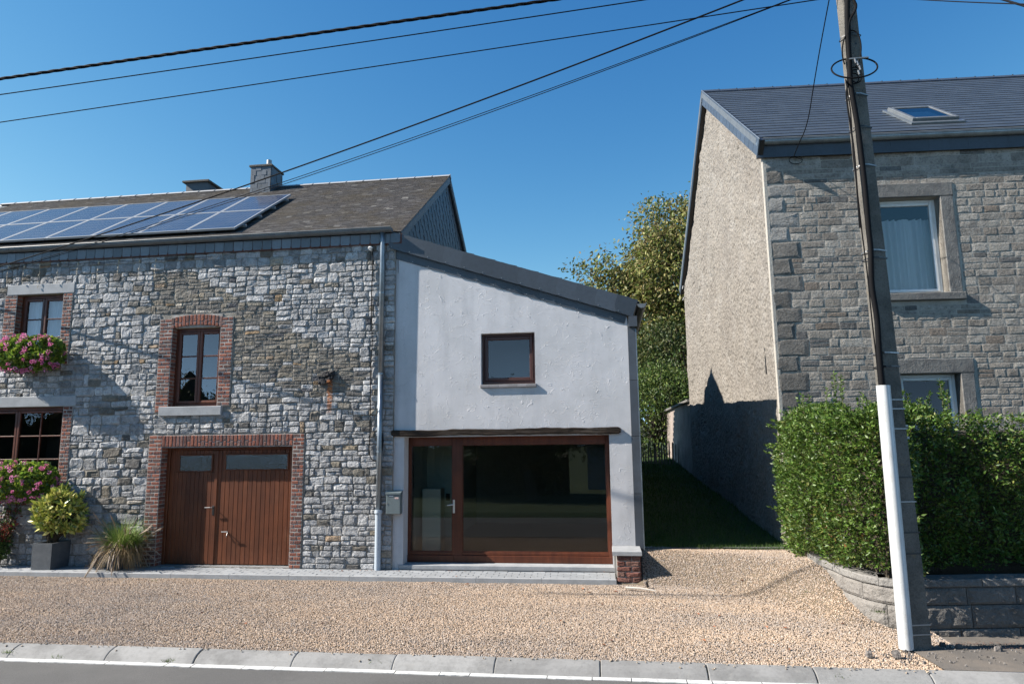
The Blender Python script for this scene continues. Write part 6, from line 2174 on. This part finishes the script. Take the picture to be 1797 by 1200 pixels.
ff = thing('picket_fence', (1.5, 11.5, 1.3), 'weathered split chestnut picket fence across the far end of the lane', 'fence')
YF = 10.6
f0 = atY(1120, 820, YF); fz0 = lawn_z(1, YF) - .05
x = .2
MT['chestnut'] = mat('weathered_chestnut_pale', (.20, .175, .14), .9, tint=True, var=[(8, (.13, .115, .095), .4, .65, (3, 3, .4))])
topz = atY(1140, 775, YF).z
while x < 2.6:
    k = rnd.uniform(.7, 1.25); w_ = rnd.uniform(.03, .05); h = topz + rnd.uniform(-.07, .05)
    ln = rnd.uniform(-.04, .04)
    fr_ = Fr((x, YF, fz0), (1, 0, 0), Vector((ln, 0, 1)), (0, -1, 0))
    hh = h - fz0
    MB().prism(fr_, [(-w_ / 2, 0), (w_ / 2, 0), (w_ / 2, hh - .06), (0.004, hh), (-w_ / 2, hh - .05)], -.012, .014, (k, k, k)).build('picket', MT['chestnut'], ff)
    x += rnd.uniform(.06, .095)
for z in (fz0 + .2, (fz0 + topz) / 2, topz - .18):
    MB().tube([(.15, YF + .02, z), (2.65, YF + .02, z)], .004, 5).build('fence_wire', MT['zinc_dull'], ff)

MT['bark'] = mat('tree_bark', (.085, .07, .055), .95, bump=[(12, 1.0, .03, dict(stretch=(1, 1, .3)))])
MT['leaf_tree'] = mat('tree_leaf', (1, 1, 1), .55, tint=True, spec=.3, transl=.3)
def tree(label, base, centre, rad, h0, nclump, nleaf, cols, size, seed, trunk_r=.22, cat='tree', name='walnut_tree', group=None, low=-.7, clump=.5, gap=.25):
    g2 = np.random.default_rng(seed)
    t = thing(name, base, label, cat, group)
    base = Vector(base); centre = Vector(centre)
    br = MB()
    fork = base.lerp(centre, .45)
    br.tube(curve([base, base.lerp(fork, .5) + Vector((.08, 0, 0)), fork], 4), [trunk_r * (1 - .04 * i) for i in range(9)], 9)
    P_, N_, C_ = [], [], []
    for k in range(nclump):
        while True:
            d = g2.normal(0, 1, 3); d /= np.linalg.norm(d)
            if d[2] > low: break
        r_ = g2.uniform(.35, 1.0) ** .45
        lump = 1 + gap * noise.noise(Vector((d[0] * 2.1, d[1] * 2.1, d[2] * 2.1 + seed)))
        tip = centre + Vector((d[0] * rad[0], d[1] * rad[1], d[2] * rad[2])) * r_ * lump
        mid_ = fork.lerp(tip, .5) + Vector((0, 0, .12 * rad[2]))
        if k % 2 == 0: br.tube(curve([fork, mid_, tip], 4), [trunk_r * .28 * (1 - .1 * i) for i in range(9)], 5)
        n = int(nleaf * g2.uniform(.6, 1.3))
        o = g2.normal(0, clump * .5, (n, 3)); o[:, 2] *= .7; o[:, 2] -= np.abs(o[:, 0]) * .25
        P_.append(np.array(tip) + o)
        nn_ = np.tile(np.array([d[0] * .6, d[1] * .6, -.5]), (n, 1)); N_.append(nn_)
        shade = g2.uniform(.7, 1.25)
        C_.append(pick(cols, n, g2, .3) * shade)
    br.build('trunk', MT['bark'], t)
    leaf_cloud('crown', np.concatenate(P_), np.concatenate(N_), size, .45, MT['leaf_tree'], t, np.concatenate(C_), jitter=.6, seed=seed + 1)
    return t
WAL = [(.16, .20, .045), (.205, .22, .055), (.12, .155, .035), (.25, .215, .08), (.18, .135, .055), (.32, .30, .11)]
YT = 19.0
c0 = atY(1165, 480, YT); edge = atY(1013, 460, YT); topz_ = atY(1190, 345, YT).z
print('tree', c0, edge, topz_)
cz1 = 8.4
tree('big walnut tree with browning olive leaves behind the lane, against the sky', (4.4, YT, 1.4), (4.4, YT, cz1 - .4), (4.85, 3.0, topz_ - cz1 + .35), 0, 780, 120, WAL, .17, 21, low=-.98, clump=.72, gap=.42)
tree('dark green bush filling the gap behind the picket fence', (1.7, 13.6, 1.3), (2.0, 13.6, 2.9), (1.9, 1.2, 2.0), 0, 230, 90, [(.07, .12, .022), (.09, .15, .03), (.15, .19, .04), (.045, .08, .016)], .10, 33, .08, 'bush', 'lane_bush', low=-1, clump=.6)
tree('taller dark tree between the bush and the walnut tree', (3.4, 15.5, 1.3), (3.0, 15.5, 4.6), (2.0, 1.4, 2.2), 0, 170, 90, [(.04, .07, .016), (.06, .085, .02), (.085, .095, .03)], .13, 35, .12, 'tree', 'garden_tree', low=-1, clump=.7)

# grass in the lane
gP, gN = [], []
gb_ = MB()
g3 = np.random.default_rng(77)
V, F, T = [], [], []
n = 26000
xs_ = g3.uniform(.6, 2.85, n); ys_ = .22 + (g3.uniform(0, 1, n) ** 1.6) * 12.0
for x, y in zip(xs_, ys_):
    z = lz(x, y); h = g3.uniform(.03, .085); a = g3.uniform(0, 6.28); w_ = .004 + y * .0006
    dx, dy = math.cos(a) * w_, math.sin(a) * w_
    lx, ly = g3.normal(0, .02), g3.normal(0, .02)
    b = len(V)
    V += [(x - dx, y - dy, z - .01), (x + dx, y + dy, z - .01), (x + lx, y + ly, z + h)]
    F.append((b, b + 1, b + 2)); k = g3.uniform(.6, 1.3); T += [(.06 * k, .12 * k, .02 * k)] * 3
gro = np_mesh('grass', np.array(V), np.array(F), MT['blade'], None, np.array(T), 'stuff')
_prop(gro, 'short dark green grass growing in the shaded lane between the two houses', 'grass')

# ================================================================== LITTER
lf = MB()
MT['litter'] = mat('dry_leaves', (1, 1, 1), .8, tint=True)
spots = [(438, 1050), (550, 1078), (566, 1097), (675, 1097), (1057, 1063), (1090, 1073), (1072, 1127), (1060, 1135), (1345, 1103), (1378, 1105), (1035, 1042), (1080, 1040), (1300, 985), (1225, 1080), (1253, 1103), (1235, 1127), (312, 1045), (355, 1078), (430, 1097), (800, 1020), (1185, 1072), (1385, 1143), (1022, 1035), (760, 1025), (820, 1027), (720, 1092), (600, 1010), (1310, 1064), (1480, 1098), (1263, 1083), (985, 1092), (1410, 1040)]
for x, y in spots:
    p = atZ(x, y, -.08)
    z = ramp_z(p.x, p.y)
    p = atZ(x, y, z); z = ramp_z(p.x, p.y) + .02
    if p.y > -.58 and p.x < .1: z = .006
    k = rnd.uniform(.7, 1.3); a = rnd.uniform(0, 6.28); s_ = rnd.uniform(.02, .04)
    c, s = math.cos(a) * s_, math.sin(a) * s_
    t = rnd.choice([(.22 * k, .07 * k, .03 * k), (.28 * k, .11 * k, .05 * k), (.12 * k, .05 * k, .03 * k)])
    lf.add([(p.x - c, p.y - s, z), (p.x + s * .6, p.y - c * .6, z + .012), (p.x + c, p.y + s, z + .004), (p.x - s * .6, p.y + c * .6, z + .014)], [(0, 1, 2, 3)], t)
for k_ in range(46):
    x, y = rnd.choice([(rnd.uniform(1055, 1083), rnd.uniform(999, 1004)), (rnd.uniform(690, 1080), 1002), (rnd.uniform(790, 1060), rnd.uniform(1028, 1032)), (rnd.uniform(560, 665), 1001)])
    p = atZ(x, y, .004 if y < 1010 else -.06); k = rnd.uniform(.7, 1.3); a = rnd.uniform(0, 6.28); s_ = rnd.uniform(.012, .026); c, s = math.cos(a) * s_, math.sin(a) * s_
    lf.add([(p.x - c, p.y - s, p.z + .004), (p.x + s * .6, p.y - c * .6, p.z + .012), (p.x + c, p.y + s, p.z + .006), (p.x - s * .6, p.y + c * .6, p.z + .01)], [(0, 1, 2, 3)], (.20 * k, .075 * k, .04 * k))
_prop(lf.build('fallen_leaves', MT['litter'], kind='stuff'), 'scattered small brown fallen leaves on the gravel and along the path edge', 'fallen leaves')
s0 = atZ(1098, 1033, -.05); s1 = atZ(1152, 1039, -.06)
sk_ = MB().tube([s0 + Vector((0, 0, .02)), s0.lerp(s1, .5) + Vector((0, .01, .03)), s1 + Vector((0, 0, .02))], [.018, .014, .006], 6)
_prop(sk_.build('stick', mat('bleached_wood', (.5, .47, .42), .8)), 'pale bleached stick lying on the gravel beside the brick pillar', 'stick')
s0 = atZ(1137, 1030, -.05)
_prop(MB().tube([s0, s0 + Vector((-.012, 0, .07)), s0 + Vector((.0, 0, .10))], [.02, .016, .004], 6).build('dark_peg', MT['black']), 'small dark peg sticking out of the gravel at the foot of the brick pillar', 'peg')
# tufts of moss and weeds in the kerb joints
we = MB()
for (x, y, n) in ((15, 1143, 40), (100, 1152, 18), (345, 1145, 60), (296, 1158, 40), (520, 1143, 25), (474, 1165, 20), (665, 1172, 20), (1054, 1180, 50), (1180, 1155, 14), (1242, 1172, 30), (1250, 1188, 50), (1440, 1184, 60), (1474, 1197, 30), (1420, 1037, 25), (1540, 1072, 40), (268, 1019, 40), (700, 1172, 20)):
    p0 = atZ(x, y - (12 if y > 1160 else 0), -.13 if y > 1100 else (-.07 if y < 1030 else .1))
    for i in range(n):
        p = p0 + Vector((rnd.gauss(0, .035), rnd.gauss(0, .02), -.01)); h = rnd.uniform(.012, .04)
        k = rnd.uniform(.6, 1.4)
        we.add([p, p + Vector((.007, 0, 0)), p + Vector((rnd.gauss(0, .015), rnd.gauss(0, .015), h))], [(0, 1, 2)], (.09 * k, .14 * k, .03 * k))
_prop(we.build('weeds', MT['blade'], kind='stuff'), 'tiny green weeds and moss growing in the kerb joints', 'weeds')

sp2 = MB()
for i in range(150):
    x = rnd.uniform(-9, 3); y = -4.10 - abs(rnd.gauss(0, .05)); s_ = rnd.uniform(.005, .011); k = rnd.uniform(.6, 1.3)
    zk = -.082 - max(0, -4.16 - y) * .45
    sp2.box(Fr((x, y, zk), (math.cos(i), math.sin(i), .2), (-math.sin(i), math.cos(i), .1), (0, -.2, 1)), -s_, s_, -s_ * .7, s_ * .7, -s_ * .6, s_ * .5, (.42 * k, .33 * k, .24 * k), bev=.003)
_prop(sp2.build('spilled_gravel', MT['litter'], kind='stuff'), 'few gravel stones spilled from the forecourt onto the kerb', 'spilled gravel')
# asphalt patch and rubble right of the pole
pv2 = MB()
pv2.sheet([[(x, y, -.093 - (.0 if y > -4 else .002)) for x in (2.75, 3.2, 4, 6, 12)] for y in (-4.10, -3.7, -3.2, -2.5)])
po = MB().sheet([[(x, y, z) for x in (x0_, x0_ + .3, 4.2, 12)] for y, z, x0_ in ((-4.10, -.090, 3.02), (-3.8, -.088, 3.0), (-3.45, -.088, 2.98), (-3.1, -.13, 3.1), (-2.7, -.16, 3.2), (-2.2, -.19, 3.3), (-1.4, -.20, 3.5))])
po.build('pavement', mat('brown_grey_asphalt_footway', (.17, .145, .12), .92, var=[(2.2, (.12, .108, .095), .42, .6), (14, (.17, .16, .15), .6, .72, None, .6), (90, .65, .5, .8)], bump=[(110, .7, .008), (20, .4, .01)]))['kind'] = 'structure'
deb = MB()
for i in range(170):
    x = 3.3 + abs(rnd.gauss(0, .45)); y = rnd.uniform(-3.55, -2.98) if rnd.random() < .7 else rnd.uniform(-3.9, -3.3)
    if rnd.random() < .35: x = rnd.uniform(2.5, 3.3); y = rnd.uniform(-4.0, -3.5)
    s_ = rnd.uniform(.005, .014)
    if rnd.random() < .03: s_ = .04
    k = rnd.uniform(.5, 1.4)
    stone_verts(deb, WORLD, x - s_, x + s_, y - s_ * .8, y + s_ * .8, s_ * 1.1, (.22 * k, .20 * k, .185 * k), wp=0)
for v_ in range(len(deb.v)):
    x, y, z = deb.v[v_]; deb.v[v_] = (x, y, z - .085 - max(0, (y + 3.45)) * .13)
_prop(deb.build('loose_stones', MT['block'], kind='stuff'), 'grey and dark loose stones strewn round the foot of the utility pole', 'loose stones')
dm = MB()
for i in range(500):
    x = rnd.gauss(3.95, .3); y = rnd.gauss(-3.2, .09); a = rnd.uniform(0, 3.14); s_ = rnd.uniform(.008, .03)
    z = -.083 - max(0, y + 3.45) * .125 + rnd.uniform(0, .012); k = rnd.uniform(.5, 1.3)
    dm.add([(x, y, z), (x + math.cos(a) * s_, y + math.sin(a) * s_, z + .004), (x + math.cos(a) * s_ * .5 + .004, y + math.sin(a) * s_ * .5 + .006, z + .006)], [(0, 1, 2)], (.11 * k, .06 * k, .04 * k))
_prop(dm.build('leaf_mould', MT['litter'], kind='stuff'), 'brown crumbled leaf mould heaped on the footway right of the pole', 'leaf mould')

# ================================================================== ACROSS THE ROAD (seen only in the shop window's reflection)
tree('big dark tree across the road, mirrored in the shop window', (-2.8, -14.2, -.1), (-3.4, -14.6, 2.75), (4.4, 1.3, 1.25), 0, 420, 90, [(.08, .12, .03), (.055, .085, .02), (.12, .13, .045)], .12, 44, .26, 'tree', 'roadside_tree', low=-.55, clump=.9, gap=.3)
oh = thing('house_across_the_road', (3, -23, 0), 'pale house across the road, mirrored faintly in the shop window', 'house')
m_ = MB(); m_.box(WORLD, -.8, 6.5, -26, -19.5, -.3, 2.7); m_.build('wall', mat('pale_house_render', (.45, .47, .52), .9), oh)
m_ = MB(); m_.add([(-1.1, -19.2, 2.65), (6.8, -19.2, 2.65), (6.8, -22.7, 4.9), (-1.1, -22.7, 4.9), (-1.1, -26.3, 2.65), (6.8, -26.3, 2.65)], [(0, 3, 2, 1), (3, 4, 5, 2), (0, 4, 3), (1, 2, 5)]); m_.build('roof', MT['slate_old'], oh)
MB().box(WORLD, .4, 1.6, -19.49, -19.4, -.1, 1.9).build('door', MT['dark_room'], oh)
hb2 = MB()
bp = []
g5 = np.random.default_rng(5)
n = 90000
P_ = np.stack([g5.uniform(-42, -1.6, n), g5.uniform(-17.5, -15.2, n), g5.uniform(-.2, 1, n)], 1)
P_[:, 2] *= np.clip(3.5 + (-14 - P_[:, 0]) * .25, 2.6, 4.2) * (1 - .25 * (P_[:, 0] > -8))
P_[:, 2] *= 1 + .18 * np.sin(P_[:, 0] * 1.3) + .1 * np.sin(P_[:, 0] * 3.7)
hh2 = thing('roadside_hedge', (-9, -17, -.2), 'low rough hedge across the road, mirrored in the windows', 'hedge')
cm = MB(); xs_ = np.arange(-42, -1.4, .25)
def htop(x): return (min(max(3.5 + (-14 - x) * .25, 2.6), 4.2) * (.75 if x > -8 else 1)) * (1 + .18 * math.sin(x * 1.3) + .1 * math.sin(x * 3.7)) - .12
cm.sheet([[(x, -16.6, -.2) for x in xs_], [(x, -16.3, htop(x) * .9) for x in xs_], [(x, -16.9, htop(x)) for x in xs_], [(x, -17.4, -.2) for x in xs_]])
cm.build('twig_core', MT['twig'], hh2)
leaf_cloud('leaves', P_, np.tile([0, .6, .4], (n, 1)), .11, .5, MT['leaf_tree'], hh2, pick([(.05, .08, .02), (.035, .055, .015), (.09, .10, .03)], n, g5), jitter=.7, seed=3)
